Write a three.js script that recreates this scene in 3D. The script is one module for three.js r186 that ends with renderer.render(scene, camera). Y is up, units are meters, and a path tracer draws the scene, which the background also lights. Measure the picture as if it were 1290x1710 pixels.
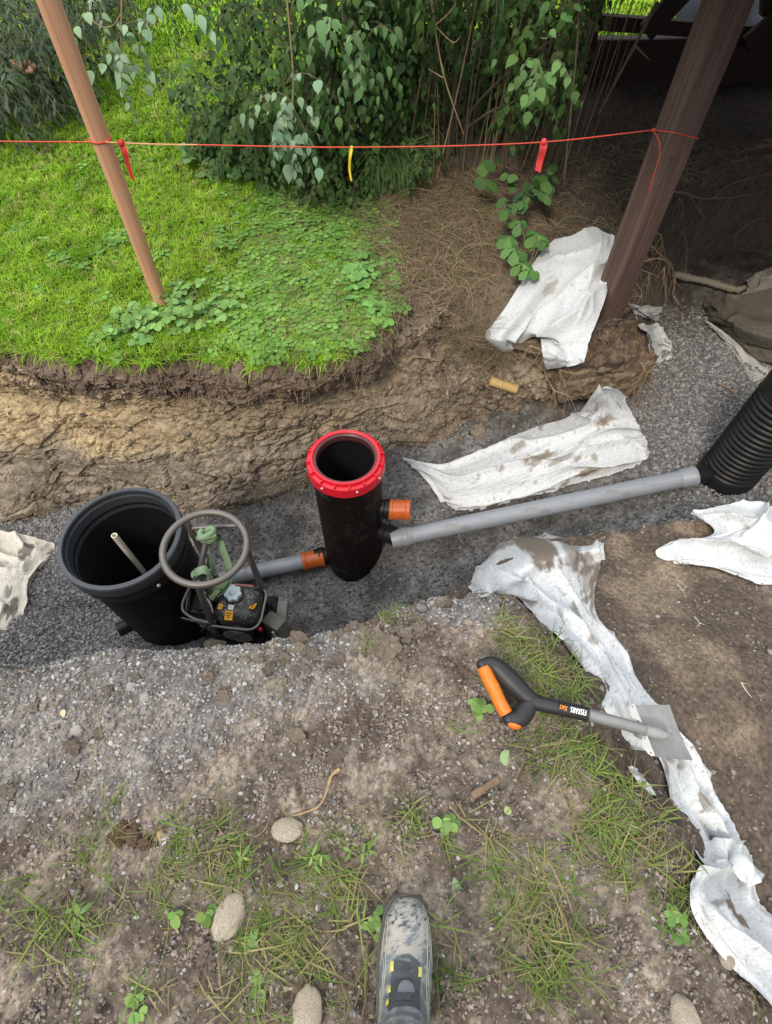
import * as THREE from 'three';
import { mergeGeometries, mergeVertices } from 'three/addons/utils/BufferGeometryUtils.js';
import { RoundedBoxGeometry } from 'three/addons/geometries/RoundedBoxGeometry.js';
import { MeshSurfaceSampler } from 'three/addons/math/MeshSurfaceSampler.js';
import { createNoise3D } from 'simplex-noise';
import { MeshBVH } from 'three-mesh-bvh';

// ---------------------------------------------------------------- camera, sky, sun, exposure
const scene = new THREE.Scene();
const camera = new THREE.PerspectiveCamera(87.06, 1290 / 1710, 0.05, 400);
const PITCH = 56.3 * Math.PI / 180, PS = Math.sin(PITCH), PC = Math.cos(PITCH), EYE = 1.5;
camera.position.set(0, EYE, 0);
camera.up.set(0, 1, 0);
camera.lookAt(0, EYE - PS, -PC);
const renderer = new THREE.WebGLRenderer({ antialias: true });
renderer.toneMapping = THREE.LinearToneMapping;
renderer.toneMappingExposure = 1.66;
renderer.shadowMap.enabled = true;

{ // overcast sky: bright cloud layer, a little brighter towards the veiled sun
  const W = 256, H = 128, d = new Float32Array(W * H * 4);
  const sd = new THREE.Vector3(-0.35, 0.8, 0.48).normalize();
  for (let j = 0; j < H; j++) for (let i = 0; i < W; i++) {
    const el = ((j + 0.5) / H - 0.5) * Math.PI, az = ((i + 0.5) / W - 0.5) * 2 * Math.PI;
    const v = new THREE.Vector3(Math.cos(el) * Math.sin(az), Math.sin(el), -Math.cos(el) * Math.cos(az));
    const k = Math.max(0, v.dot(sd));
    let L = el > 0 ? 0.17 + 0.87 * Math.sin(el) + 0.8 * Math.pow(k, 5) : 0.2;
    const o = (j * W + i) * 4;
    d[o] = L * 0.97; d[o + 1] = L * 1.0; d[o + 2] = L * 1.05; d[o + 3] = 1;
  }
  const t = new THREE.DataTexture(d, W, H, THREE.RGBAFormat, THREE.FloatType);
  t.mapping = THREE.EquirectangularReflectionMapping; t.magFilter = t.minFilter = THREE.LinearFilter;
  t.needsUpdate = true;
  scene.background = t; scene.environment = t;
}
const sun = new THREE.DirectionalLight(0xfff1df, 1.4);
sun.position.set(-3.5, 8, 4.8); sun.target.position.set(0, -1, -2);
sun.castShadow = true; sun.shadow.radius = 24; sun.shadow.mapSize.set(2048, 2048);
Object.assign(sun.shadow.camera, { left: -7, right: 7, top: 7, bottom: -7, near: 0.5, far: 40 });
scene.add(sun, sun.target);

// ---------------------------------------------------------------- helpers
function rng(seed) { let a = seed >>> 0; return () => { a = (a + 0x6D2B79F5) | 0; let t = Math.imul(a ^ (a >>> 15), 1 | a); t = (t + Math.imul(t ^ (t >>> 7), 61 | t)) ^ t; return ((t ^ (t >>> 14)) >>> 0) / 4294967296; }; }
const R = rng(7);
const n3 = createNoise3D(rng(11)), n3b = createNoise3D(rng(23));
const V = (x, y, z) => new THREE.Vector3(x, y, z);
const clamp = (x, a = 0, b = 1) => Math.min(b, Math.max(a, x));
const sst = (a, b, x) => { const t = clamp((x - a) / (b - a)); return t * t * (3 - 2 * t); };
const lerp = (a, b, t) => a + (b - a) * t;
const mix3 = (a, b, t) => [lerp(a[0], b[0], t), lerp(a[1], b[1], t), lerp(a[2], b[2], t)];
function fbm(x, y, z, o = 4, g = 0.5) { let s = 0, a = 1, f = 1, m = 0; for (let i = 0; i < o; i++) { s += a * n3(x * f, y * f, z * f); m += a; a *= g; f *= 2.03; } return s / m; }
function ridge(x, y, z, o = 4, g = 0.5) { let s = 0, a = 1, f = 1, m = 0; for (let i = 0; i < o; i++) { s += a * (1 - Math.abs(n3b(x * f, y * f, z * f))); m += a; a *= g; f *= 2.07; } return s / m; }
// direction through a point of the photograph, and the point where it meets a level, a depth plane or the built ground
function ray(px, py) { const cx = (px - 645) / 900, cy = (855 - py) / 900; return V(cx, -PS + PC * cy, -(PC + PS * cy)); }
function at(px, py, y) { const d = ray(px, py); return d.multiplyScalar((y - EYE) / d.y).add(V(0, EYE, 0)); }
function atz(px, py, z) { const d = ray(px, py); return d.multiplyScalar(z / d.z).add(V(0, EYE, 0)); }
function photoSize(p, s) { const y = p.y - EYE, Z = -PS * y - PC * p.z; return Z > 0.2 ? 900 * s / Z : 0; }
function inPhoto(p, m = 60) { const y = p.y - EYE, Z = -PS * y - PC * p.z; if (Z < 0.2) return false; const px = 645 + 900 * p.x / Z, py = 855 - 900 * (PC * y - PS * p.z) / Z; return px > -m && px < 1290 + m && py > -m && py < 1710 + m; }
const bvhs = [];
const RC = new THREE.Ray();
function on(px, py, lift = 0) { // point of the built ground seen there
  RC.origin.set(0, EYE, 0); RC.direction.copy(ray(px, py)).normalize();
  let best = null; for (const b of bvhs) { const h = b.raycastFirst(RC, THREE.DoubleSide); if (h && (!best || h.distance < best.distance)) best = h; }
  const p = best ? best.point.clone() : at(px, py, -0.6); return lift ? at(px, py, p.y + lift) : p;
}
function drop(x, z, top = 3) { RC.origin.set(x, top, z); RC.direction.set(0, -1, 0); let best = null; for (const b of bvhs) { const h = b.raycastFirst(RC, THREE.DoubleSide); if (h && (!best || h.distance < best.distance)) best = h; } return best ? best.point.y : -1; }

const used = new Map();
function numbered(n) { const k = used.get(n) || 0; used.set(n, k + 1); return k ? `${n}_${String(k).padStart(3, '0')}` : n; }
function tag(o, label, category, group) { o.userData.label = label; o.userData.category = category; if (group) o.userData.group = group; return o; }
function thing(name, label, category, base, group) { const o = new THREE.Group(); o.name = numbered(name); scene.add(o); o.position.copy(base); tag(o, label, category, group); return o; }
function shade(m) { m.castShadow = true; m.receiveShadow = true; return m; }
function part(t, name, geo, mat, world = true) { // geometry given in world axes is moved to the thing's base
  const g = Array.isArray(geo) ? mergeGeometries(geo.map(x => x.index ? x.toNonIndexed() : x)) : geo;
  if (world) { let r = t, p = V(0, 0, 0); while (r && r !== scene) { p.add(r.position); r = r.parent; } g.translate(-p.x, -p.y, -p.z); }
  const m = shade(new THREE.Mesh(g, mat)); m.name = name; t.add(m); return m;
}
function struct(name, geo, mat) { const m = shade(new THREE.Mesh(geo, mat)); m.name = name; m.userData.kind = 'structure'; scene.add(m); return m; }
function stuff(m, name, parent, label, category) { m.name = parent === scene ? numbered(name) : name; m.userData.kind = 'stuff'; shade(m); parent.add(m); if (parent === scene) tag(m, label, category); return m; }

function noiseTex(size, fn, srgb = false, repeat = 1) { // tileable by blending on a torus of two noise circles
  const d = new Uint8Array(size * size * 4);
  for (let j = 0; j < size; j++) for (let i = 0; i < size; i++) {
    const c = fn(i / size, j / size), o = (j * size + i) * 4;
    d[o] = clamp(c[0] ?? c) * 255; d[o + 1] = clamp(c[1] ?? c) * 255; d[o + 2] = clamp(c[2] ?? c) * 255; d[o + 3] = 255;
  }
  const t = new THREE.DataTexture(d, size, size); t.wrapS = t.wrapT = THREE.RepeatWrapping; t.magFilter = THREE.LinearFilter; t.minFilter = THREE.LinearMipmapLinearFilter; t.generateMipmaps = true;
  if (srgb) t.colorSpace = THREE.SRGBColorSpace; t.repeat.set(repeat, repeat); t.needsUpdate = true; return t;
}
function pnoise(u, v, f, seed, oct = 4) { // periodic value noise
  let s = 0, a = 1, m = 0;
  const h = (x, y, p, k) => { x = ((x % p) + p) % p; y = ((y % p) + p) % p; let q = Math.imul(x * 374761393 + y * 668265263 + (seed + k) * 69069, 1274126177); q = Math.imul(q ^ (q >>> 13), 1103515245); return ((q ^ (q >>> 16)) >>> 0) / 4294967296; };
  for (let k = 0; k < oct; k++) { const p = f << k, x = u * p, y = v * p, xi = Math.floor(x), yi = Math.floor(y); let fx = x - xi, fy = y - yi; fx = fx * fx * (3 - 2 * fx); fy = fy * fy * (3 - 2 * fy); s += a * lerp(lerp(h(xi, yi, p, k), h(xi + 1, yi, p, k), fx), lerp(h(xi, yi + 1, p, k), h(xi + 1, yi + 1, p, k), fx), fy); m += a; a *= 0.62; }
  return s / m;
}
const gritBump = noiseTex(512, (u, v) => Math.pow(pnoise(u, v, 32, 3, 4), 1.2));
const gritMap = noiseTex(512, (u, v) => { const a = 0.8 + 0.6 * (pnoise(u, v, 48, 9, 4) - 0.5) * 2, w = pnoise(u, v, 64, 31, 2) > 0.76 ? 0.2 : 0; return [a + w, a + w, a + w]; }, false);
const weaveBump = noiseTex(512, (u, v) => pnoise(u, v, 40, 5, 4));
const weaveMap = noiseTex(512, (u, v) => { const a = 0.86 + 0.2 * (pnoise(u, v, 36, 15, 4) - 0.5) * 2; return [a, a, a]; });
const woodMap = noiseTex(512, (u, v) => { const g = pnoise(u, v * 0 + 0.31, 64, 4, 3) * 0.5 + pnoise(u + 0.02 * Math.sin(v * 6.28), v, 8, 8, 2) * 0.25 + 0.35; const f = pnoise(u, (v / 1) % 1, 4, 77, 2); const a = clamp(0.55 + 0.6 * (g - 0.6) + 0.3 * (f - 0.5)) ; return [a, a, a]; });
const scratchMap = noiseTex(256, (u, v) => { const a = 0.8 + 0.35 * (pnoise(u, v, 8, 41, 5) - 0.5); return [a, a, a]; });
function tx(t, sx, sy) { const c = t.clone(); c.repeat.set(sx, sy ?? sx); c.needsUpdate = true; return c; }

const dustMap = noiseTex(512, (u, v) => { const d = sst(0.56, 0.78, pnoise(u, v, 5, 18, 5)), s = pnoise(u, v, 90, 66, 2) > 0.8 ? 0.035 : 0, a = 0.008 + 0.04 * d + s; return [a, a * 0.93, a * 0.86]; });
const pipeMap = noiseTex(512, (u, v) => mix3([1, 1, 1], [0.72, 0.62, 0.5], sst(0.55, 0.8, pnoise(u, v, 6, 28, 5)) * 0.8));
const std = (o) => new THREE.MeshStandardMaterial(o);
const rgb = (r, g, b) => new THREE.Color().setRGB(r, g, b);
const M = {
  soil: std({ vertexColors: true, roughness: 0.95, map: tx(gritMap, 1.9), bumpMap: tx(gritBump, 2.6), bumpScale: 0.006 }),
  floor: std({ vertexColors: true, roughness: 0.9, map: tx(gritMap, 1.3), bumpMap: tx(gritBump, 1.7), bumpScale: 0.008 }),
  wall: std({ vertexColors: true, roughness: 0.96, map: tx(gritMap, 0.9), bumpMap: tx(gritBump, 1.3), bumpScale: 0.007 }),
  rock: std({ vertexColors: false, color: 0xffffff, roughness: 0.9 }),
  fabric: std({ vertexColors: true, roughness: 0.92, side: THREE.DoubleSide, map: tx(weaveMap, 5), bumpMap: tx(weaveBump, 7), bumpScale: 0.0012 }),
  black: new THREE.MeshPhysicalMaterial({ color: rgb(0.014, 0.014, 0.015), roughness: 0.45, specularIntensity: 0.6, map: scratchMap }),
  blackMat: new THREE.MeshPhysicalMaterial({ color: 0xffffff, roughness: 0.6, specularIntensity: 0.35, map: dustMap }),
  rim: std({ color: rgb(0.05, 0.057, 0.066), roughness: 0.38, map: scratchMap }),
  red: std({ color: rgb(0.62, 0.012, 0.028), roughness: 0.38 }),
  orange: std({ color: rgb(0.62, 0.13, 0.025), roughness: 0.35, map: scratchMap }),
  pipe: std({ color: rgb(0.25, 0.27, 0.295), roughness: 0.42, map: tx(pipeMap, 1, 2) }),
  steel: std({ color: rgb(0.19, 0.175, 0.16), roughness: 0.5, metalness: 0.5, map: scratchMap }),
  whitep: std({ color: rgb(0.66, 0.62, 0.52), roughness: 0.5 }),
  strap: std({ color: rgb(0.17, 0.26, 0.145), roughness: 0.85, side: THREE.DoubleSide, bumpMap: tx(weaveBump, 3), bumpScale: 0.001 }),
  root: std({ color: rgb(0.33, 0.23, 0.13), roughness: 0.9 }),
  rootDark: std({ color: rgb(0.2, 0.14, 0.085), roughness: 0.9 }),
  string: std({ color: rgb(0.62, 0.07, 0.04), roughness: 0.7 }),
  stringY: std({ color: rgb(0.7, 0.33, 0.16), roughness: 0.7 }),
  leaf: new THREE.MeshPhysicalMaterial({ color: 0xffffff, roughness: 0.7, specularIntensity: 0.35, side: THREE.DoubleSide, transmission: 0.12, thickness: 0 }),
  grass: new THREE.MeshPhysicalMaterial({ color: 0xffffff, roughness: 0.9, specularIntensity: 0.25, side: THREE.DoubleSide }),
  straw: std({ color: 0xffffff, roughness: 0.9, side: THREE.DoubleSide }),
  stem: std({ color: rgb(0.16, 0.125, 0.085), roughness: 0.9 }),
  stemGreen: std({ color: rgb(0.2, 0.22, 0.1), roughness: 0.85 }),
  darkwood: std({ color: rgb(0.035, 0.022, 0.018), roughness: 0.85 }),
};

// a tapered tube through points, radius r(t)
function tube(pts, r, seg = 12, rad = 6, close = true) {
  const c = pts.length > 2 ? new THREE.CatmullRomCurve3(pts) : new THREE.LineCurve3(pts[0], pts[1]);
  const rf = typeof r === 'function' ? r : () => r;
  const fr = c.computeFrenetFrames(seg, false), pos = [], nor = [], uv = [], idx = [];
  for (let i = 0; i <= seg; i++) {
    const p = c.getPointAt(i / seg), q = rf(i / seg);
    for (let j = 0; j <= rad; j++) { const a = j / rad * Math.PI * 2, n = fr.normals[i].clone().multiplyScalar(Math.cos(a)).addScaledVector(fr.binormals[i], Math.sin(a)); pos.push(p.x + n.x * q, p.y + n.y * q, p.z + n.z * q); nor.push(n.x, n.y, n.z); uv.push(j / rad, i / seg); }
  }
  for (let i = 0; i < seg; i++) for (let j = 0; j < rad; j++) { const a = i * (rad + 1) + j, b = a + rad + 1; idx.push(a, a + 1, b, b, a + 1, b + 1); }
  if (close) for (const e of [0, seg]) { const p = c.getPointAt(e / seg), b0 = pos.length / 3, t = c.getTangentAt(e / seg).multiplyScalar(e ? 1 : -1); pos.push(p.x, p.y, p.z); nor.push(t.x, t.y, t.z); uv.push(0.5, e / seg); for (let j = 0; j < rad; j++) { const a = e * (rad + 1) + j; pos.push(pos[a * 3], pos[a * 3 + 1], pos[a * 3 + 2]); nor.push(t.x, t.y, t.z); uv.push(0, 0); } for (let j = 0; j < rad; j++) { const a = b0 + 1 + j, b = b0 + 1 + (j + 1) % rad; e ? idx.push(b0, a, b) : idx.push(b0, b, a); } }
  const g = new THREE.BufferGeometry(); g.setAttribute('position', new THREE.Float32BufferAttribute(pos, 3)); g.setAttribute('normal', new THREE.Float32BufferAttribute(nor, 3)); g.setAttribute('uv', new THREE.Float32BufferAttribute(uv, 2)); g.setIndex(idx); return g;
}
function lathe(profile, seg = 64) { const g = new THREE.LatheGeometry(profile.map(p => new THREE.Vector2(p[0], p[1])), seg), p = g.attributes.position, u = g.attributes.uv, rm = Math.max(...profile.map(q => q[0])); for (let i = 0; i < p.count; i++) u.setXY(i, u.getX(i) * Math.max(1, Math.round(6.28 * rm)), p.getY(i) + Math.hypot(p.getX(i), p.getZ(i)) * 0.7); return g; }
function crisp(g, deg = 35) { return toCreased(g, deg); }
import { toCreasedNormals } from 'three/addons/utils/BufferGeometryUtils.js';
function toCreased(g, deg) { return toCreasedNormals(g, deg * Math.PI / 180); }
function along(g, a, b) { // a shape built up the y axis is laid from a towards b
  const d = b.clone().sub(a).normalize(); g.applyQuaternion(new THREE.Quaternion().setFromUnitVectors(V(0, 1, 0), d)); g.translate(a.x, a.y, a.z); return g;
}
function gridMesh(nu, nv, fn, colorFn, uvScale = 1) {
  const pos = new Float32Array(nu * nv * 3), uv = new Float32Array(nu * nv * 2), idx = new Uint32Array((nu - 1) * (nv - 1) * 6);
  for (let j = 0; j < nv; j++) for (let i = 0; i < nu; i++) { const k = j * nu + i, p = fn(i / (nu - 1), j / (nv - 1)); pos[k * 3] = p.x; pos[k * 3 + 1] = p.y; pos[k * 3 + 2] = p.z; uv[k * 2] = p.u ?? p.x * uvScale; uv[k * 2 + 1] = p.v ?? p.z * uvScale; }
  let o = 0; for (let j = 0; j < nv - 1; j++) for (let i = 0; i < nu - 1; i++) { const a = j * nu + i; idx[o++] = a; idx[o++] = a + nu; idx[o++] = a + 1; idx[o++] = a + 1; idx[o++] = a + nu; idx[o++] = a + nu + 1; }
  const g = new THREE.BufferGeometry(); g.setAttribute('position', new THREE.BufferAttribute(pos, 3)); g.setAttribute('uv', new THREE.BufferAttribute(uv, 2)); g.setIndex(new THREE.BufferAttribute(idx, 1)); g.computeVertexNormals();
  if (colorFn) { const col = new Float32Array(nu * nv * 3), N = g.attributes.normal; for (let k = 0; k < nu * nv; k++) { const c = colorFn(pos[k * 3], pos[k * 3 + 1], pos[k * 3 + 2], N.getY(k), (k % nu) / (nu - 1), Math.floor(k / nu) / (nv - 1)); col.set(c, k * 3); } g.setAttribute('color', new THREE.BufferAttribute(col, 3)); }
  return g;
}
// signed distance to a polygon, positive inside
function sdPoly(P, x, z) {
  let d = 1e9, s = 1;
  for (let i = 0, j = P.length - 1; i < P.length; j = i++) {
    const ex = P[j][0] - P[i][0], ez = P[j][1] - P[i][1], wx = x - P[i][0], wz = z - P[i][1], t = clamp((wx * ex + wz * ez) / (ex * ex + ez * ez));
    const bx = wx - ex * t, bz = wz - ez * t; d = Math.min(d, bx * bx + bz * bz);
    const c1 = z >= P[i][1], c2 = z < P[j][1], c3 = ex * wz > ez * wx; if ((c1 && c2 && c3) || (!c1 && !c2 && !c3)) s = -s;
  }
  return -s * Math.sqrt(d);
}

// ---------------------------------------------------------------- the setting: near mound and the soil beside it
const MOUND = [[-4, -0.42], [-1.6, -0.47], [-1.09, -0.492], [-0.867, -0.53], [-0.594, -0.55], [-0.322, -0.572], [-0.149, -0.59], [0.063, -0.675], [0.137, -0.705], [0.281, -0.7], [0.38, -0.68], [0.449, -0.609], [0.584, -0.417], [0.572, -0.294], [0.614, -0.208], [0.72, -0.066], [0.705, 0.028], [0.8, 0.242], [0.95, 0.6], [1.05, 1.2], [-4, 1.2]];
const UPPER = [[-4, -0.42], [-1.6, -0.47], [-1.09, -0.492], [-0.867, -0.53], [-0.594, -0.55], [-0.322, -0.572], [-0.149, -0.59], [0.063, -0.675], [0.137, -0.705], [0.27, -0.72], [0.36, -0.86], [0.5, -1.12], [0.75, -1.26], [0.98, -1.30], [1.5, -1.40], [2.2, -1.55], [5, -1.8], [5, 1.2], [-4, 1.2]];
function moundY(x, z) {
  const dM = sdPoly(MOUND, x, z), dU = sdPoly(UPPER, x, z);
  const big = 0.035 * fbm(x * 1.6, 2.1, z * 1.6, 2);
  let m = big + 0.014 * fbm(x * 7, 5, z * 7, 3) + (1 - 0.5 * gravelZone(x, z)) * (0.014 * Math.pow(Math.abs(fbm(x * 16, 1, z * 16, 3)), 0.8) + 0.007 * fbm(x * 42, 1, z * 42, 3));
  m -= 0.05 * sst(0.12, 0, dM) * (x < 0.35 ? 0.4 : 1);
  const soil = -0.26 - 0.32 * sst(-0.35, -1.3, z) - 0.04 * (x - 0.8) + 0.025 * fbm(x * 2.5, 9, z * 2.5, 3) + 0.006 * fbm(x * 12, 3, z * 12, 2);
  let y = lerp(m, soil, sst(0.02, -0.24 - 0.05 * fbm(x * 4, 0, z * 4, 2), dM));
  const e = dU + 0.02 * fbm(x * 6, 7, z * 6, 3);
  if (e < 0.05) { const q = 0.05 - e; y -= q < 0.06 ? q * q * 16 : 0.0576 + (q - 0.06) * 3.2; y += 0.02 * fbm(x * 9, y * 5, z * 9, 3); }
  return y;
}
function gravelZone(x, z) { // grey crushed stone spread over the left and the tip of the mound
  const n = 0.09 * fbm(x * 4, 1, z * 4, 3) + 0.05 * fbm(x * 15, 3, z * 15, 2);
  const back = lerp(-0.1, -0.42, sst(-0.75, -0.05, x));
  const left = sst(back + 0.07, back - 0.07, z + n) * sst(0.0, -0.16, x + n * 1.5);
  const tip = sst(0.19, 0.1, Math.hypot((x - 0.22) * 0.9, (z + 0.7) * 1.5) + n * 0.5);
  return clamp(left * (0.8 + 1.6 * n) + tip);
}
const GRASSY = [[885, 1085, 0.09, 1.2], [930, 1120, 0.1, 1], [840, 1140, 0.05, 0.5], [900, 1190, 0.08, 0.9], [940, 1250, 0.08, 0.8], [1010, 1330, 0.1, 0.7], [1060, 1390, 0.09, 1], [1130, 1470, 0.06, 1.1], [1130, 1530, 0.05, 0.7], [880, 1520, 0.1, 0.9], [920, 1590, 0.09, 0.9], [860, 1440, 0.08, 0.6], [990, 1410, 0.07, 0.7], [750, 1370, 0.07, 0.7], [690, 1370, 0.05, 0.5], [600, 1430, 0.08, 0.6], [480, 1590, 0.11, 0.9], [430, 1640, 0.1, 0.7], [320, 1440, 0.09, 0.8], [410, 1440, 0.06, 0.7], [530, 1450, 0.08, 0.7], [130, 1540, 0.1, 0.6], [60, 1500, 0.1, 0.4], [170, 1380, 0.1, 0.4], [660, 1030, 0.04, 0.6], [620, 1060, 0.05, 0.5], [650, 1130, 0.05, 0.4], [640, 1570, 0.08, 0.5], [750, 1580, 0.06, 0.4], [260, 1650, 0.09, 0.35], [780, 1210, 0.05, 0.4]].map(([px, py, r, w]) => { const p = at(px, py, 0); return [p.x, p.z, r, w]; });
function grassy(x, z) { let s = 0; for (const [a, b, r, w] of GRASSY) { const d = ((x - a) ** 2 + (z - b) ** 2) / (r * r); if (d < 5) s += w * Math.exp(-d); } return s; }
function moundColor(x, y, z) {
  const dM = sdPoly(MOUND, x, z);
  const n = fbm(x * 5, 2, z * 5, 4), n2 = fbm(x * 24, 6, z * 24, 3), n5 = fbm(x * 70, 8, z * 70, 2);
  let c = mix3([0.13, 0.103, 0.08], [0.315, 0.26, 0.205], sst(-0.25, 0.5, n + 0.45 * n2));
  c = mix3(c, [0.085, 0.062, 0.047], sst(0.02, 0.5, -n + 0.25 * n2) * 0.75);
  const g = gravelZone(x, z); c = mix3(c, [0.225, 0.218, 0.21], g * (0.62 + 0.3 * n2));
  const gr = clamp(grassy(x, z)); c = mix3(c, [0.13, 0.115, 0.06], gr * 0.3);
  if (dM < 0.02) {
    const wet = sst(-0.65, 0.05, fbm(x * 2.3, 12, z * 2.3, 3) + 0.25 * (z + 0.5));
    const s = mix3([0.26, 0.2, 0.14], [0.105, 0.078, 0.057], wet); const s2 = mix3(s, [0.3, 0.235, 0.165], sst(0.25, 0.6, n2) * 0.35);
    c = mix3(c, s2, sst(0.02, -0.07, dM));
  }
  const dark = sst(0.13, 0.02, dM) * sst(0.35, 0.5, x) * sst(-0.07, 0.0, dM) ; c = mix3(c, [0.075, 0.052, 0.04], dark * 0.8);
  const k = 1 + 0.34 * n5; return [c[0] * k, c[1] * k, c[2] * k];
}
const warpAxis = (t, a, b, c, d, ta, tb) => t < ta ? lerp(a, b, t / ta) : t < tb ? lerp(b, c, (t - ta) / (tb - ta)) : lerp(c, d, (t - tb) / (1 - tb));
const moundGeo = gridMesh(760, 450, (u, v) => { const x = warpAxis(u, -4, -1.25, 1.75, 4.5, 0.06, 0.94), z = warpAxis(v, -2.3, -1.5, 0.4, 1.2, 0.06, 0.93); const o = V(x, moundY(x, z), z); return o; }, (x, y, z) => moundColor(x, y, z));
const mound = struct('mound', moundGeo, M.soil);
bvhs.push(new MeshBVH(moundGeo.clone()));

// trench floor of gravel
function floorY(x, z) {
  let y = x < -0.25 ? -1.97 : x < 0.15 ? lerp(-1.97, -1.66, sst(-0.25, 0.15, x)) : x < 1.9 ? lerp(-1.66, -1.22, (x - 0.15) / 1.75) : lerp(-1.22, -1.1, sst(1.9, 2.6, x));
  y = lerp(y, -1.1, sst(-2.5, -3.2, z) * sst(0.9, 1.6, x));
  y += 0.28 * sst(-1.5, -1.0, z) * sst(0.2, -0.4, x);
  y += 0.2 * sst(-1.9, -2.6, x) * sst(-2.2, -1.5, z);
  return y + 0.035 * fbm(x * 2, 3, z * 2, 3) + 0.014 * fbm(x * 8, 3, z * 8, 3);
}
function coarse(x, z) { const n = 0.2 * fbm(x * 3, 5, z * 3, 3); return clamp(sst(1.5, 1.9, x + n + 0.35 * (-2 - z) * (z > -2 ? 0 : 0.4)) * sst(-3.7, -3.1, z + n) + sst(-1.1, -1.6, x + n)); }
const floorGeo = gridMesh(520, 300, (u, v) => { const x = lerp(-3.6, 4.6, u), z = lerp(-4.9, -0.6, v); return V(x, floorY(x, z), z); }, (x, y, z) => {
  const n = fbm(x * 3, 8, z * 3, 4), n2 = fbm(x * 30, 8, z * 30, 2);
  let c = mix3([0.105, 0.098, 0.09], [0.23, 0.222, 0.21], sst(-0.4, 0.4, n));
  c = mix3(c, [0.21, 0.208, 0.205], coarse(x, z) * 0.8);
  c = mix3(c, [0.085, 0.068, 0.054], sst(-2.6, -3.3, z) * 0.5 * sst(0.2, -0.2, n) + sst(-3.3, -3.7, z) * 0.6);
  const k = 1 + 0.3 * n2; return [c[0] * k, c[1] * k, c[2] * k];
});
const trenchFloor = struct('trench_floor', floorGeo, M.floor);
bvhs.push(new MeshBVH(floorGeo.clone()));

// far bank: one control net of columns, upper sheet (lawn) and cut face (trench wall) share its edge
const cols = [ // edge [px, py, y], foot [px, py, y]
  [[-700, 560, -0.6], [-800, 940, -2.1]], [[-250, 560, -0.64], [-280, 890, -2.1]], [[0, 568, -0.66], [0, 885, -2.05]], [[100, 592, -0.67], [110, 858, -2.05]], [[200, 600, -0.67], [200, 862, -2.05]], [[320, 590, -0.67], [310, 876, -2.05]], [[430, 600, -0.67], [440, 850, -2.05]], [[540, 592, -0.67], [545, 800, -2.05]], [[608, 578, -0.68], [640, 772, -1.98]], [[640, 530, -0.68], [705, 766, -1.75]], [[735, 516, -0.7], [775, 735, -1.66]], [[820, 560, -0.78], [850, 702, -1.56]], [[905, 592, -0.83], [935, 690, -1.47]], [[1000, 560, -0.72], [1020, 662, -1.36]], [[1050, 470, -0.62], [1085, 585, -1.2]], [[1075, 370, -0.52], [1120, 500, -1.15]], [[1140, 300, -0.46], [1165, 450, -1.15]], [[1290, 262, -0.45], [1300, 430, -1.15]], [[1600, 250, -0.45], [1600, 430, -1.15]],
].map(([e, f]) => ({ e: at(...e), f: at(...f) }));
const BACK = [26, 9, 5.2, 3.2, 1.9, 1.0, 0.4, 0.12, 0.03];
function lawnY(x, z) { return -0.67 + 0.062 * Math.max(0, -z - 2.7) + 0.05 * sst(-7, -9, z) * Math.max(0, -z - 7); }
const net = cols.map(({ e, f }) => {
  const rows = BACK.map(d => { const x = e.x * (1 + 0.05 * d) + (e.x < 0.5 ? 0 : 0), z = e.z - d; return V(x, lerp(e.y, lawnY(x, z), sst(0, 0.6, d)), z); });
  rows.push(e.clone());
  for (const [t, o] of [[0.12, -0.03], [0.3, -0.02], [0.5, 0.03], [0.75, 0.03], [1, 0]]) { const p = e.clone().lerp(f, t); const q = lerp(t, Math.pow(t, 1.25), 0.6); p.x = lerp(e.x, f.x, q); p.z = lerp(e.z, f.z, q) + o * 0.6; p.y = lerp(e.y, f.y, t); rows.push(p); }
  return rows;
});
const NB = BACK.length; // row index of the edge
function cr(a, b, c, d, t, k) { const t2 = t * t, t3 = t2 * t; return 0.5 * (2 * b[k] + (-a[k] + c[k]) * t + (2 * a[k] - 5 * b[k] + 4 * c[k] - d[k]) * t2 + (-a[k] + 3 * b[k] - 3 * c[k] + d[k]) * t3); }
function surf(N, u, v) { // Catmull-Rom over a net N[col][row], u and v in index units
  const nc = N.length, nr = N[0].length, ui = Math.min(nc - 2, Math.floor(u)), vi = Math.min(nr - 2, Math.floor(v)), fu = u - ui, fv = v - vi, o = V(0, 0, 0);
  const C = []; for (let i = -1; i <= 2; i++) { const col = N[clamp(ui + i, 0, nc - 1)], q = V(0, 0, 0), r = j => col[clamp(vi + j, 0, nr - 1)]; for (const k of ['x', 'y', 'z']) q[k] = cr(r(-1), r(0), r(1), r(2), fv, k); C.push(q); }
  for (const k of ['x', 'y', 'z']) o[k] = cr(C[0], C[1], C[2], C[3], fu, k); return o;
}
function cells(x, y, z) { const xi = Math.floor(x), yi = Math.floor(y), zi = Math.floor(z); let a = 9, b = 9, id = 0; for (let i = -1; i < 2; i++) for (let j = -1; j < 2; j++) for (let k = -1; k < 2; k++) { let q = Math.imul(xi + i, 374761393) + Math.imul(yi + j, 668265263) + Math.imul(zi + k, 1274126177); q = Math.imul(q ^ (q >>> 13), 1103515245); q ^= q >>> 16; const h1 = (q & 1023) / 1023, h2 = ((q >>> 10) & 1023) / 1023, h3 = ((q >>> 20) & 1023) / 1023, d = Math.hypot(xi + i + h1 - x, yi + j + h2 - y, zi + k + h3 - z); if (d < a) { b = a; a = d; id = (h1 * 7.13 + h2 * 3.7) % 1; } else if (d < b) b = d; } return [a, b, id]; }
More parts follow.
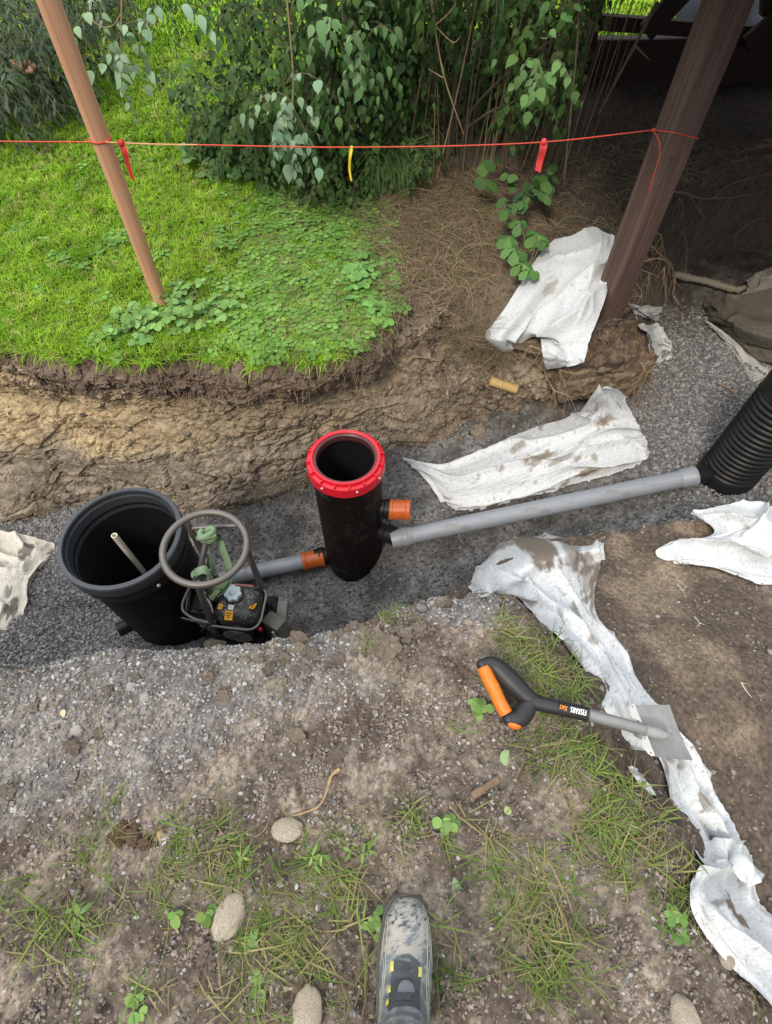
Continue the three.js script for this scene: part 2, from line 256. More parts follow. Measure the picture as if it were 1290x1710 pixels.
function wallDetail(p, u, v) { // how far the face stands out, v rows below the edge
  const d = sst(0, 0.5, v); if (d <= 0) return 0;
  const right = sst(8.4, 10, u);
  const sx = p.x + 0.15 * fbm(p.x * 2, p.y * 2, 3, 2), sy = p.y + 0.09 * fbm(p.x * 1.3, p.y, 7, 2);
  let s = 0.055 * fbm(sx * 1.2, sy * 1.8, p.z, 3);
  const led = ridge(sx * 0.9, sy * 3.6, 1.3, 2); const sm = sst(-0.25, 0.3, fbm(p.x * 1.3, p.y * 1.9, 8.8, 2)); s += (0.05 * (led - 0.62)) * (1 - 0.9 * right) * (0.3 + 0.5 * sm); const [w1, w2, wr] = cells(p.x * 8 + 0.8 * fbm(p.x * 3, p.y * 3, 1, 2), p.y * 13 + 0.8 * fbm(p.x * 3, p.y * 3, 5, 2), p.z * 6), cr2 = w2 - w1; s += sm * (0.03 * (wr - 0.5) * sst(0, 0.3, cr2) - 0.016 * sst(0.14, 0, cr2)); 
  const cell = fbm(sx * 2.6, sy * 4.2, 4.4, 2); s += 0.022 * (Math.abs(cell) < 0.05 ? -0.9 : 0.3 * Math.sign(cell)) * sst(0.9, 1.6, v) * (1 - right);
  s += 0.016 * (ridge(sx * 4, sy * 4.6, 5.1, 3) - 0.6) * (0.2 + 0.8 * sm) + 0.009 * fbm(p.x * 24, p.y * 26, p.z * 24, 3) * (0.35 + 0.65 * sm) + right * (0.06 * fbm(p.x * 5, p.y * 5, p.z * 5, 3) + 0.02 * fbm(p.x * 15, p.y * 15, p.z * 15, 2));
  const hang = sst(0.2, 0.9, v) * sst(1.75 + 0.35 * fbm(p.x * 3, 0, 2, 3), 1.3 + 0.3 * fbm(p.x * 3, 0, 2, 3), v); s += (0.06 * hang + hang * (0.035 * fbm(p.x * 10, p.y * 12, p.z * 10, 3) + 0.02 * Math.abs(fbm(p.x * 30, p.y * 30, p.z * 30, 2)))) * (1 - right);
  return s * d * sst(6, 5.2, v + 0.0 * u);
}
const NU = 760, lawnRows = 150, wallRows = 260, uAt = t => t * (cols.length - 1);
const sheetPoint = (u, v) => { const p = surf(net, u, v), w = clamp(1 - Math.abs(v - NB) / 1.7) * sst(11, 9.5, u); if (w > 0) { p.z += w * (0.05 * fbm(p.x * 4, 2.2, 7, 2) + 0.022 * fbm(p.x * 15, 4.1, 3, 3)); p.y += w * 0.02 * fbm(p.x * 6, 8, 1, 2); } return p; };
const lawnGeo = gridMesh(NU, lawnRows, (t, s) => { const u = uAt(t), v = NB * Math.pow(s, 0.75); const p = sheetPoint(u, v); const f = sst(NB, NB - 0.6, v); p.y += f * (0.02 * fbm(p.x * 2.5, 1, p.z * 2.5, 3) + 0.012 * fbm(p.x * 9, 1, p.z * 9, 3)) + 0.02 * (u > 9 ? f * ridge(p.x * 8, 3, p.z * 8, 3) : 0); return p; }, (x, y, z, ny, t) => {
  const n = fbm(x * 2.4, 4, z * 2.4, 4), n2 = fbm(x * 14, 4, z * 14, 3);
  let c = mix3([0.055, 0.085, 0.018], [0.1, 0.12, 0.03], sst(-0.5, 0.6, n2));
  const dry = sst(-0.25, 0.1, x + 0.2 * n + 0.25 * (z + 3.4) * (z < -3.4 ? 1 : 0) * -0.3); c = mix3(c, mix3([0.24, 0.18, 0.125], [0.14, 0.1, 0.07], sst(-0.3, 0.4, n)), dry);
  const rub = sst(0.95, 1.3, x + 0.1 * n); c = mix3(c, mix3([0.12, 0.094, 0.072], [0.075, 0.058, 0.045], sst(-0.4, 0.4, n2)), rub * sst(-7.2, -6.8, z));  // bank soil by the hollow coloured darker, shade put into the colour
  const far = sst(-6.6, -7.2, z); c = mix3(c, [0.13, 0.2, 0.03], far);
  return c;
});
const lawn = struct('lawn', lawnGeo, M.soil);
bvhs.push(new MeshBVH(lawnGeo.clone()));
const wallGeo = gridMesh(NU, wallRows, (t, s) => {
  const u = uAt(t), v = NB + s * (net[0].length - 1 - NB); const p = sheetPoint(u, v), e = 0.02;
  const a = sheetPoint(u + e, v), b = sheetPoint(u, Math.max(NB + 0.05, v + 0.25)), c = sheetPoint(u, Math.max(NB, v - 0.25)); const n = a.sub(p).cross(b.sub(c)).normalize(); if (n.z < 0 && u < 12) n.negate();
  const d = wallDetail(p, u, v - NB); const q = p.clone().addScaledVector(n, u < 14 ? d : Math.abs(d) * 0.3); q.u = q.x + q.z * 0.5; q.v = q.y * 1.2 + q.z * 0.4; return q;
}, (x, y, z, ny, t, s) => {
  const u = uAt(t), n = fbm(x * 2, y * 3, 4, 4), n2 = fbm(x * 9, y * 14, z * 9, 3), h = y + 0.14 * fbm(x * 1.8, 1, 9, 3) + 0.03 * n2;
  const top = mix3([0.2, 0.142, 0.1], [0.12, 0.083, 0.06], sst(-0.3, 0.5, n + n2 * 0.5));
  const clay = mix3([0.6, 0.47, 0.275], [0.44, 0.335, 0.2], sst(-0.4, 0.5, n + n2 * 0.4)); const grey = mix3([0.36, 0.305, 0.235], [0.25, 0.208, 0.158], sst(-0.5, 0.5, n2 + 0.5 * n));
  const leftness = sst(-0.9, -2.0, x), bright = mix3([0.31, 0.245, 0.165], clay, clamp(leftness * 0.9 + 0.12 + 0.35 * n));
  const y0 = lerp(-1.02, -0.86, leftness); let c = mix3(bright, top, sst(y0 - 0.05, y0 + 0.05, h)); c = mix3(grey, c, sst(-1.46, -1.3, h));
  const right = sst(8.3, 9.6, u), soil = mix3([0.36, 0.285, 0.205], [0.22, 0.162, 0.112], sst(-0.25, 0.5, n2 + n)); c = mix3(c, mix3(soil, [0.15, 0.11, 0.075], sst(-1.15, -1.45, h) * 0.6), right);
  const under = sst(12.2, 14, u); c = mix3(c, [0.09, 0.069, 0.052], under); const k = 1 + 0.2 * fbm(x * 40, y * 40, z * 40, 2);  // face inside the hollow painted darker to deepen its shade
  return [c[0] * k, c[1] * k, c[2] * k];
});
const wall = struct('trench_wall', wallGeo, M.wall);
bvhs.push(new MeshBVH(wallGeo.clone()));
M.inside = new THREE.MeshPhysicalMaterial({ color: rgb(0.01, 0.01, 0.0105), roughness: 0.6, specularIntensity: 0.35, side: THREE.DoubleSide });
function rockGeo(seed, detail = 3, rough = 0.22, fr = 1.6) { const g = mergeVertices((q => { q.deleteAttribute('normal'); q.deleteAttribute('uv'); return q; })(new THREE.IcosahedronGeometry(1, detail)), 1e-4), p = g.attributes.position; for (let i = 0; i < p.count; i++) { const x = p.getX(i), y = p.getY(i), z = p.getZ(i), k = 1 + rough * fbm(x * fr + seed * 7.3, y * fr, z * fr, 3) + rough * 0.4 * fbm(x * fr * 4 + seed, y * fr * 4, z * fr * 4, 2); p.setXYZ(i, x * k, y * k, z * k); } g.computeVertexNormals(); const uv = []; for (let i = 0; i < p.count; i++) uv.push(p.getX(i), p.getZ(i) + p.getY(i)); g.setAttribute('uv', new THREE.Float32BufferAttribute(uv, 2)); return g; }
M.mudCake = std({ color: rgb(0.4, 0.34, 0.26), roughness: 0.95, map: tx(gritMap, 0.8), bumpMap: tx(gritBump, 0.8), bumpScale: 0.006 });
// ---------------------------------------------------------------- timber structure above the dark hollow at the right
function box(w, h, d, x, y, z, r = 0.008, rot) { const g = new RoundedBoxGeometry(w, h, d, 1, Math.min(r, w / 3, h / 3, d / 3)); if (rot) g.applyMatrix4(new THREE.Matrix4().makeRotationFromEuler(new THREE.Euler(...rot))); g.translate(x, y, z); return g; }
function bar(a, b, w, h, roll = 0) { const l = a.distanceTo(b), g = new RoundedBoxGeometry(w, l, h, 1, Math.min(w, h) * 0.08); g.rotateY(roll); g.translate(0, l / 2, 0); return along(g, a, b); }
{
  const t = thing('raised_building', 'dark timber underside of a raised building with beams and braces, above the dug hollow', 'building', V(3.2, -0.6, -6.0));
  for (let k = 0; k < 34; k++) part(t, 'floor_board', box(0.148, 0.028, 4.0, 0.98 + k * 0.152, 1.075 + 0.002 * (k % 3), -4.28, 0.003), M.darkwood);  // boards extended forward, unseen, to shade the hollow below
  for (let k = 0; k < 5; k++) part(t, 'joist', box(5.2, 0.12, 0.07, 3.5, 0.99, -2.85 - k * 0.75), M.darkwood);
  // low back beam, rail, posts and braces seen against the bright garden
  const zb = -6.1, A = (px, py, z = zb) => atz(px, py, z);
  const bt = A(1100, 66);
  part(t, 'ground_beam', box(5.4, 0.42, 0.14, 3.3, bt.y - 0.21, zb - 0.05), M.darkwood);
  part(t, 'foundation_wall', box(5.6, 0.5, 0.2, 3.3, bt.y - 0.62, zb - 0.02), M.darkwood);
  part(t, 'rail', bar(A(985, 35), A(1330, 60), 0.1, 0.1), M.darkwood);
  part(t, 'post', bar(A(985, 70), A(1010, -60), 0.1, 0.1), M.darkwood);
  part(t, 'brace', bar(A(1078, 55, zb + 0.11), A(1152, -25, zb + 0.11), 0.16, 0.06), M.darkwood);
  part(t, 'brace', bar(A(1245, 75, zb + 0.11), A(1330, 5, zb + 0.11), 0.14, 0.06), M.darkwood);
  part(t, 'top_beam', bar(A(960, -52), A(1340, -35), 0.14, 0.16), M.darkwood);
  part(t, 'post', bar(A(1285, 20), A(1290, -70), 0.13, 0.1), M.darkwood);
  for (let k = 0; k < 5; k++) part(t, 'wall_board', box(0.03, 0.42, 3.6, 6.1, -0.9 + k * 0.425, -4.4), M.darkwood);  // unseen side boards added to close the hollow off from light
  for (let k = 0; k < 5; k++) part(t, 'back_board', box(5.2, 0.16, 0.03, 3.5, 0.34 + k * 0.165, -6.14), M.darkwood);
  const w = thing('pale_sheet', 'pale blue white sheet seen through the gap between the dark beams', 'sheet', A(1170, 30, -6.5));
  const sm = std({ color: rgb(0.62, 0.68, 0.86), roughness: 0.6, side: THREE.DoubleSide });
  part(w, 'panel', gridMesh(20, 12, (u, v) => { const p = A(lerp(1128, 1300, u), lerp(-70, 70, v), -6.5); p.z += 0.04 * Math.sin(u * 9 + v * 3); return p; }), sm);
}
// squared brown post on its earth-covered block
const weatherMap = noiseTex(512, (u, v) => { const s = pnoise(u, v * 0.25, 40, 14, 4), q = pnoise(u, v, 4, 90, 3), e = sst(0.5, 0.68, s * 0.75 + q * 0.3); return mix3([0.66, 0.62, 0.6], [0.98, 1.05, 1.05], e); });
const postMat = std({ color: rgb(0.125, 0.076, 0.06), roughness: 0.72, map: tx(weatherMap, 0.6, 0.3), bumpMap: tx(woodMap, 0.5, 0.25), bumpScale: 0.004 });
const postFoot = atz(1012, 520, -3.02), postTop = V(postFoot.x - 0.005, 1.2, -3.05);
{
  const t = thing('timber_post', 'squared dark brown painted timber post standing on the earthy block', 'post', postFoot);
  const g = new RoundedBoxGeometry(0.15, 2.1, 0.15, 3, 0.012); const p = g.attributes.position, uv = g.attributes.uv;
  for (let i = 0; i < p.count; i++) uv.setXY(i, (p.getX(i) + p.getZ(i)) * 3, p.getY(i) * 0.7);
  g.translate(0, 0.95, 0); g.rotateY(0.36); g.translate(postFoot.x, postFoot.y, postFoot.z);
  part(t, 'beam', g, postMat);
  part(t, 'chipped_corner', new THREE.IcosahedronGeometry(0.012, 1).scale(1, 1.8, 0.5).translate(postFoot.x + 0.075, postFoot.y + 0.18, postFoot.z + 0.04), std({ color: rgb(0.4, 0.29, 0.18), roughness: 0.9 }));
}
{
  const c = V(1.4, -0.93, -2.82), t = thing('footing_block', 'layered earthy block carrying the brown post, roots hanging below', 'footing block', V(c.x, -1.12, c.z));
  const g = new THREE.BoxGeometry(0.58, 0.34, 0.36, 60, 44, 40); const p = g.attributes.position, col = [];
  for (let i = 0; i < p.count; i++) {
    let x = p.getX(i), y = p.getY(i), z = p.getZ(i);
    const s = 1 - 0.06 * sst(0.0, -0.17, y); x *= s; z *= s;
    const r = 0.03 * fbm(x * 4, y * 4, z * 4, 3) + 0.016 * fbm(x * 16, y * 16, z * 16, 3) - 0.012 * (Math.abs(y - 0.045 - 0.02 * fbm(x * 3, 0, 3, 2)) < 0.012 ? 1 : 0) + 0.005 * ridge(x * 6, y * 22, z * 6, 2);
    const l = Math.hypot(x, y, z); p.setXYZ(i, x + r * x / l, y + r * y / l * 0.8 + (y > 0.1 ? 0.03 * fbm(x * 8, 5, z * 8, 3) : 0), z + r * z / l);
    const c = y > 0.13 ? mix3([0.2, 0.13, 0.08], [0.09, 0.062, 0.042], sst(-0.3, 0.3, fbm(x * 14, 2, z * 14, 3))) : mix3([0.26, 0.2, 0.13], [0.17, 0.12, 0.075], sst(-0.3, 0.4, fbm(x * 5, y * 16, z * 5, 3))); col.push(...c);
  }
  g.setAttribute('color', new THREE.Float32BufferAttribute(col, 3)); const m = mergeVertices((g.deleteAttribute('normal'), g.deleteAttribute('uv'), g), 1e-4); m.computeVertexNormals();
  m.setAttribute('uv', new THREE.Float32BufferAttribute(Array.from({ length: m.attributes.position.count * 2 }, (_, i) => { const q = m.attributes.position, k = i >> 1; return i & 1 ? q.getY(k) + q.getZ(k) : q.getX(k) + q.getZ(k) * 0.4; }), 2));
  m.rotateY(0.16); m.translate(c.x, c.y, c.z); part(t, 'core', m, M.soil);
  bvhs.push(new MeshBVH(m.clone().translate(t.position.x, t.position.y, t.position.z)));
}
// round stake in the lawn
const stakeMat = std({ color: rgb(0.85, 0.46, 0.26), roughness: 0.75, map: tx(woodMap, 1, 0.6), bumpMap: tx(woodMap, 1, 0.6), bumpScale: 0.003 });
const stakeFoot = on(272, 512), stakeTop = atz(55, -70, stakeFoot.z + 0.03);
{
  const t = thing('wooden_stake', 'smooth round reddish brown wooden stake standing in the lawn', 'stake', stakeFoot);
  const d = stakeTop.clone().sub(stakeFoot).normalize(), up = stakeFoot.clone().addScaledVector(d, 0.02);
  part(t, 'pole', tube([up, up.clone().lerp(stakeTop, 0.5).add(V(0.004, 0, 0)), stakeTop], s => 0.042 + 0.007 * s, 30, 24), stakeMat);
  part(t, 'bare_end', tube([stakeFoot.clone().addScaledVector(d, -0.12), up.clone().addScaledVector(d, 0.004)], s => 0.02 + 0.024 * s, 4, 20), std({ color: rgb(0.62, 0.5, 0.36), roughness: 0.8 }));
}
// marker string and its ribbons
const stringZ = stakeFoot.z, sA = atz(170, 237, stakeFoot.z + 0.055), sB = V(postFoot.x - 0.909 * 0.108, atz(1095, 226, -3.0).y, postFoot.z - 0.417 * 0.108 + 0.006);
const onString = (px, py) => atz(px, py, lerp(sA.z, sB.z, (px - 170) / 925));
{
  const t = thing('marker_string', 'thin red marker string stretched between the stake and the brown post', 'string', sA.clone());
  const far = atz(-160, 232, stakeFoot.z - 0.05), mid = onString(590, 246);
  part(t, 'line', tube([far, sA.clone().lerp(far, 0.4).add(V(0, -0.004, 0)), sA], 0.003, 20, 5), M.string);
  const y1 = onString(330, 242);
  part(t, 'line', tube([sA, sA.clone().lerp(y1, 0.5).add(V(0, -0.003, 0)), y1], 0.0032, 14, 5), M.stringY);
  part(t, 'line', tube([y1, mid, onString(905, 237.5), sB], 0.0032, 40, 5), M.string);
  const ring = new THREE.TorusGeometry(0.0475, 0.004, 6, 28).rotateX(Math.PI / 2); ring.rotateZ(-0.02); const sc = stakeFoot.clone().lerp(stakeTop, (sA.y - stakeFoot.y) / (stakeTop.y - stakeFoot.y)); ring.scale(1.06, 1, 1.06); ring.translate(sc.x, sc.y, sc.z); part(t, 'loop', ring, M.string);
  const rg = V(postFoot.x - 0.417 * 0.107, sB.y + 0.04, postFoot.z + 0.909 * 0.107), b2 = V(postFoot.x + 0.909 * 0.109, sB.y - 0.004, postFoot.z + 0.417 * 0.109); part(t, 'loop', tube([sB, rg], 0.003, 6, 5), M.string); part(t, 'loop', tube([rg, b2], 0.003, 6, 5), M.string);
  part(t, 'knot', new THREE.IcosahedronGeometry(0.009, 1).translate(sB.x, sB.y, sB.z), M.string);
  const q = (px, py) => atz(px, py, -2.91); part(t, 'loose_end', tube([sB, q(1102, 240), q(1102, 258), q(1095, 285), q(1084, 318)], 0.0025, 20, 5), M.string);
}
function ribbon(label, name, pts, w, mat, group) {
  const P = pts.map(([x, y, z]) => V(x, y, z)), c = new THREE.CatmullRomCurve3(P), t = thing(name, label, 'ribbon', P[0], group);
  part(t, 'tail', gridMesh(5, 24, (u, v) => { const p = c.getPoint(v), a = 0.25 + 0.55 * v; return V(p.x + (u - 0.5) * w * Math.cos(a), p.y + 0.003 * Math.sin(u * 3), p.z + (u - 0.5) * w * Math.sin(a)); }), mat);
  part(t, 'knot', new THREE.IcosahedronGeometry(w * 0.45, 1).translate(P[0].x, P[0].y, P[0].z), mat);
}
{
  const redR = std({ color: rgb(0.45, 0.02, 0.02), roughness: 0.55, side: THREE.DoubleSide }), redB = std({ color: rgb(0.62, 0.05, 0.05), roughness: 0.55, side: THREE.DoubleSide }), yel = std({ color: rgb(0.75, 0.58, 0.05), roughness: 0.5, side: THREE.DoubleSide });
  const s = f => sA.clone().lerp(sB, f);
  const L = (px, py, z) => { const p = atz(px, py, z); return [p.x, p.y, p.z]; };
  const z0 = s(0.03).z + 0.005, z1 = s(0.45).z + 0.005, z2 = s(0.79).z + 0.005;
  ribbon('dark red ribbon hanging on the string just beside the round stake', 'red_ribbon', [L(203, 239, z0), L(209, 255, z0 + 0.02), L(214, 275, z0 + 0.01), L(223, 302, z0 + 0.02)], 0.04, redR);
  ribbon('narrow yellow ribbon hanging on the middle of the string', 'yellow_ribbon', [L(588, 246, z1), L(585, 262, z1 + 0.01), L(584, 282, z1), L(587, 303, z1 + 0.01)], 0.015, yel);
  ribbon('bright red ribbon hanging on the string near the brown post', 'red_ribbon', [L(909, 237, z2), L(907, 250, z2 + 0.01), L(902, 268, z2), L(898, 287, z2 + 0.01)], 0.036, redB);
}

// ---------------------------------------------------------------- chambers, barrel and pipes in the trench
const pA = at(655, 901, -1.475), pB = at(1160, 795, -1.135);
const chC = V(-0.225, -1.98, -1.91);
{
  const t = thing('inspection_chamber', 'tall black plastic drain shaft with bright red collar, middle of the trench', 'drain shaft', chC);
  const body = lathe([[0, 0.02], [0.19, 0.02], [0.196, 0], [0.2, 0.03], [0.2, 1.12], [0.19, 1.12]], 72); body.translate(chC.x, chC.y, chC.z); part(t, 'barrel', toCreased(body, 35), M.blackMat);
  const liner = lathe([[0.1895, 1.119], [0.186, 1.1], [0.186, 0.06], [0, 0.06]], 72); liner.translate(chC.x, chC.y, chC.z); part(t, 'inner_wall', toCreased(liner, 35), M.inside);
  const topY = chC.y + 1.17;
  const prof = [[0.178, -0.05], [0.178, 0.0], [0.184, 0.004], [0.194, 0.004], [0.196, -0.002], [0.197, -0.022], [0.214, -0.026], [0.216, -0.022], [0.219, -0.026], [0.222, -0.085], [0.219, -0.09], [0.203, -0.09], [0.203, -0.05], [0.178, -0.05]];
  const col = lathe(prof, 96); col.translate(chC.x, topY, chC.z); const cm = part(t, 'collar', toCreased(col, 30), M.red);
  for (let k = 0; k < 16; k++) { const a = k / 16 * Math.PI * 2 + 0.15, g = new THREE.BoxGeometry(0.022, 0.02, 0.005); g.translate(0.206, -0.014, 0); g.rotateY(a); g.translate(chC.x, topY, chC.z); part(cm, 'rib', g, M.red); }
  const seal = lathe([[0.162, -0.05], [0.162, -0.012], [0.168, -0.006], [0.1775, -0.006], [0.1775, -0.05], [0.162, -0.05]], 72); seal.translate(chC.x, topY, chC.z); part(t, 'inner_ring', toCreased(seal, 30), std({ color: rgb(0.09, 0.03, 0.032), roughness: 0.35 }));
  for (const a of [0.55, 1.25, 2.15, 3.6]) { const g = new THREE.SphereGeometry(0.007, 10, 8); g.translate(chC.x + 0.222 * Math.cos(a), topY - 0.045, chC.z + 0.222 * Math.sin(a)); part(cm, 'screw', g, std({ color: rgb(0.6, 0.5, 0.5), roughness: 0.4 })); }
  // sockets: upper right with an orange cap, lower right and lower left
  const stub = (a, b, r) => { const l = a.distanceTo(b), g = lathe([[0, 0], [r, 0], [r, l * 0.45], [r * 1.12, l * 0.5], [r * 1.12, l * 0.75], [r, l * 0.8], [r, l], [r * 0.86, l], [r * 0.86, 0.0]], 32); return part(t, 'pipe_socket', toCreased(along(g, a, b), 35), M.black); };
  const up = V(chC.x + 0.16, -1.27, chC.z + 0.03), upE = V(up.x + 0.115, up.y - 0.004, up.z + 0.012);
  stub(up, upE, 0.058);
  const dir = V(1, 0.02, 0.06).normalize(), oc = lathe([[0.052, 0], [0.063, 0], [0.066, 0.005], [0.066, 0.02], [0.0625, 0.025], [0.0625, 0.1], [0.067, 0.105], [0.067, 0.125], [0.062, 0.13], [0, 0.13]], 40); along(oc, upE.clone().addScaledVector(dir, -0.03), upE.clone().addScaledVector(dir, 1)); const om = part(t, 'orange_cap', toCreased(oc, 30), M.orange); om.userData.label = 'capped orange coupling on the upper right socket';
  const lo = V(chC.x + 0.15, pA.y - 0.02, lerp(chC.z, pA.z, 0.35)); stub(lo, pA.clone().lerp(pB, 0.03), 0.056);
  const lf = V(chC.x - 0.16, -1.86, chC.z + 0.03); stub(lf, V(lf.x - 0.12, lf.y, lf.z + 0.022), 0.056);
}
function drainPipe(label, a, b, r, sockA, sockB, mat) {
  const t = thing('drain_pipe', label, 'pipe', a), l = a.distanceTo(b);
  const mid = a.clone().lerp(b, 0.5);
  const g = lathe([[r * 0.9, 0.001], [r, 0.001], [r, l], [r * 0.9, l], [r * 0.9, 0.001]], 40); part(t, 'barrel', toCreased(along(g, a, b), 35), mat);
  if (sockA) { const s = lathe([[r * 1.002, 0.0], [r * 1.12, 0], [r * 1.12, 0.07], [r * 1.2, 0.078], [r * 1.2, 0.1], [r * 1.12, 0.106], [r * 1.1, 0.115], [r * 1.01, 0.135]], 40); part(t, 'socket', toCreased(along(s, a, b), 30), mat); }
  if (sockB) { const s = lathe([[r * 1.01, 0], [r * 1.12, 0.012], [r * 1.12, 0.06], [r * 1.2, 0.068], [r * 1.2, 0.088], [r * 1.1, 0.095], [r * 0.9, 0.097]], 40); const d = b.clone().sub(a).normalize(); part(t, 'socket', toCreased(along(s, b.clone().addScaledVector(d, -0.09), b.clone().add(d)), 30), mat); }
  return t;
}
drainPipe('long grey plastic pipe running from the red-collared shaft to the ribbed shaft', pA, pB, 0.055, true, true, M.pipe);
{
  const a = V(chC.x - 0.215, -1.865, chC.z + 0.05), b = at(320, 978, -1.9); const t = drainPipe('grey pipe with an orange coupling running left behind the compactor', a, b, 0.055, false, false, M.pipe);
  const d = b.clone().sub(a).normalize(); const oc = lathe([[0.056, 0], [0.063, 0], [0.067, 0.006], [0.067, 0.022], [0.0625, 0.027], [0.0625, 0.125], [0.067, 0.13], [0.067, 0.148], [0.063, 0.153], [0.056, 0.153]], 40); along(oc, a, b); part(t, 'orange_coupling', toCreased(oc, 30), M.orange);
}
{ // ribbed shaft at the right
  const c = at(1208, 797, -1.22), t = thing('ribbed_shaft', 'black ribbed plastic shaft standing in pale gravel at the right edge', 'drain shaft', c);
  const p = [[0.165, 0.0], [0.178, 0.01], [0.178, 0.11], [0.17, 0.12]];
  const n = 16, y0 = 0.125, y1 = 0.70; for (let k = 0; k < n; k++) { const a = lerp(y0, y1, k / n), s = (y1 - y0) / n; p.push([0.158, a + s * 0.02], [0.158, a + s * 0.2], [0.172, a + s * 0.38], [0.1745, a + s * 0.55], [0.172, a + s * 0.75], [0.158, a + s * 0.95]); }
  p.push([0.17, y1 + 0.005], [0.172, y1 + 0.02], [0.172, y1 + 0.1], [0.166, y1 + 0.115], [0.15, y1 + 0.115], [0.145, y1 + 0.1], [0.145, 0.05], [0, 0.05]);
  const g = lathe(p, 72).scale(0.94, 1, 0.94); g.translate(c.x, c.y, c.z); part(t, 'ribbed_wall', toCreased(g, 50), M.black);
  const cap = lathe([[0.05, y1 + 0.118], [0.1, y1 + 0.118], [0.105, y1 + 0.112], [0.144, y1 + 0.1]], 48); cap.translate(c.x, c.y, c.z); part(t, 'cap_ring', toCreased(cap, 30), std({ color: rgb(0.3, 0.29, 0.27), roughness: 0.5 }));
  const d = pB.clone().sub(c); const e = V(c.x + d.x * 0.55, pB.y, c.z + d.z * 0.55); part(t, 'side_socket', tube([e, pB.clone().lerp(e, 0.05)], 0.054, 2, 28), M.black);
  part(t, 'foot', box(0.3, 0.06, 0.24, c.x + 0.02, c.y - 0.005, c.z + 0.06, 0.02), M.black);
}
const bC = V(-1.375, -1.985, -1.445);
{ // big open barrel
  const t = thing('open_barrel', 'wide open black plastic barrel with a heavy grey rim at the left', 'barrel', bC);
  const g = lathe([[0, 0], [0.262, 0], [0.27, 0.012], [0.284, 1.0], [0.284, 1.04], [0.279, 1.04]], 80), lin = lathe([[0.2785, 1.039], [0.274, 1.0], [0.252, 0.03], [0, 0.03]], 80); lin.translate(bC.x, bC.y, bC.z); part(t, 'inner_wall', toCreased(lin, 35), M.inside); g.translate(bC.x, bC.y, bC.z); part(t, 'body', toCreased(g, 35), new THREE.MeshPhysicalMaterial({ color: rgb(0.7, 0.7, 0.7), roughness: 0.55, specularIntensity: 0.45, map: tx(dustMap, 1.3), bumpMap: tx(gritBump, 6), bumpScale: 0.002 }));
  const band = lathe([[0.284, 0.93], [0.3, 0.935], [0.304, 0.95], [0.304, 1.01], [0.3, 1.02], [0.284, 1.02]], 80); band.translate(bC.x, bC.y, bC.z); part(t, 'band', toCreased(band, 30), M.black);
  const rim = lathe([[0.272, 0.96], [0.278, 1.06], [0.284, 1.068], [0.284, 1.096], [0.288, 1.102], [0.309, 1.098], [0.314, 1.09], [0.314, 1.03], [0.31, 1.022], [0.296, 1.02], [0.285, 1.0], [0.272, 0.96]], 96); rim.translate(bC.x, bC.y, bC.z); part(t, 'rim', toCreased(rim, 28), M.rim);
  for (const a of [0.75, 2.3, -2.2]) { const q = V(bC.x + 0.305 * Math.sin(a), bC.y + 0.975, bC.z + 0.305 * Math.cos(a)); part(t, 'bolt', new THREE.SphereGeometry(0.011, 12, 8).translate(q.x, q.y, q.z), std({ color: rgb(0.5, 0.5, 0.48), roughness: 0.3, metalness: 0.6 })); }
  part(t, 'side_spout', tube([V(bC.x - 0.2, bC.y + 0.3, bC.z + 0.15), V(bC.x - 0.28, bC.y + 0.3, bC.z + 0.2)], 0.045, 2, 20), M.black);
  const top = at(191, 894, -1.0), r = thing('white_rod', 'slim off-white tube standing inside the wide open barrel', 'tube', V(top.x, bC.y + 0.03, top.z));
  const rg = lathe([[0.0165, 0], [0.0165, top.y - bC.y - 0.03], [0.012, top.y - bC.y - 0.03], [0.012, 0]], 24); rg.translate(top.x, bC.y + 0.03, top.z); part(r, 'tube', toCreased(rg, 35), M.whitep);
}

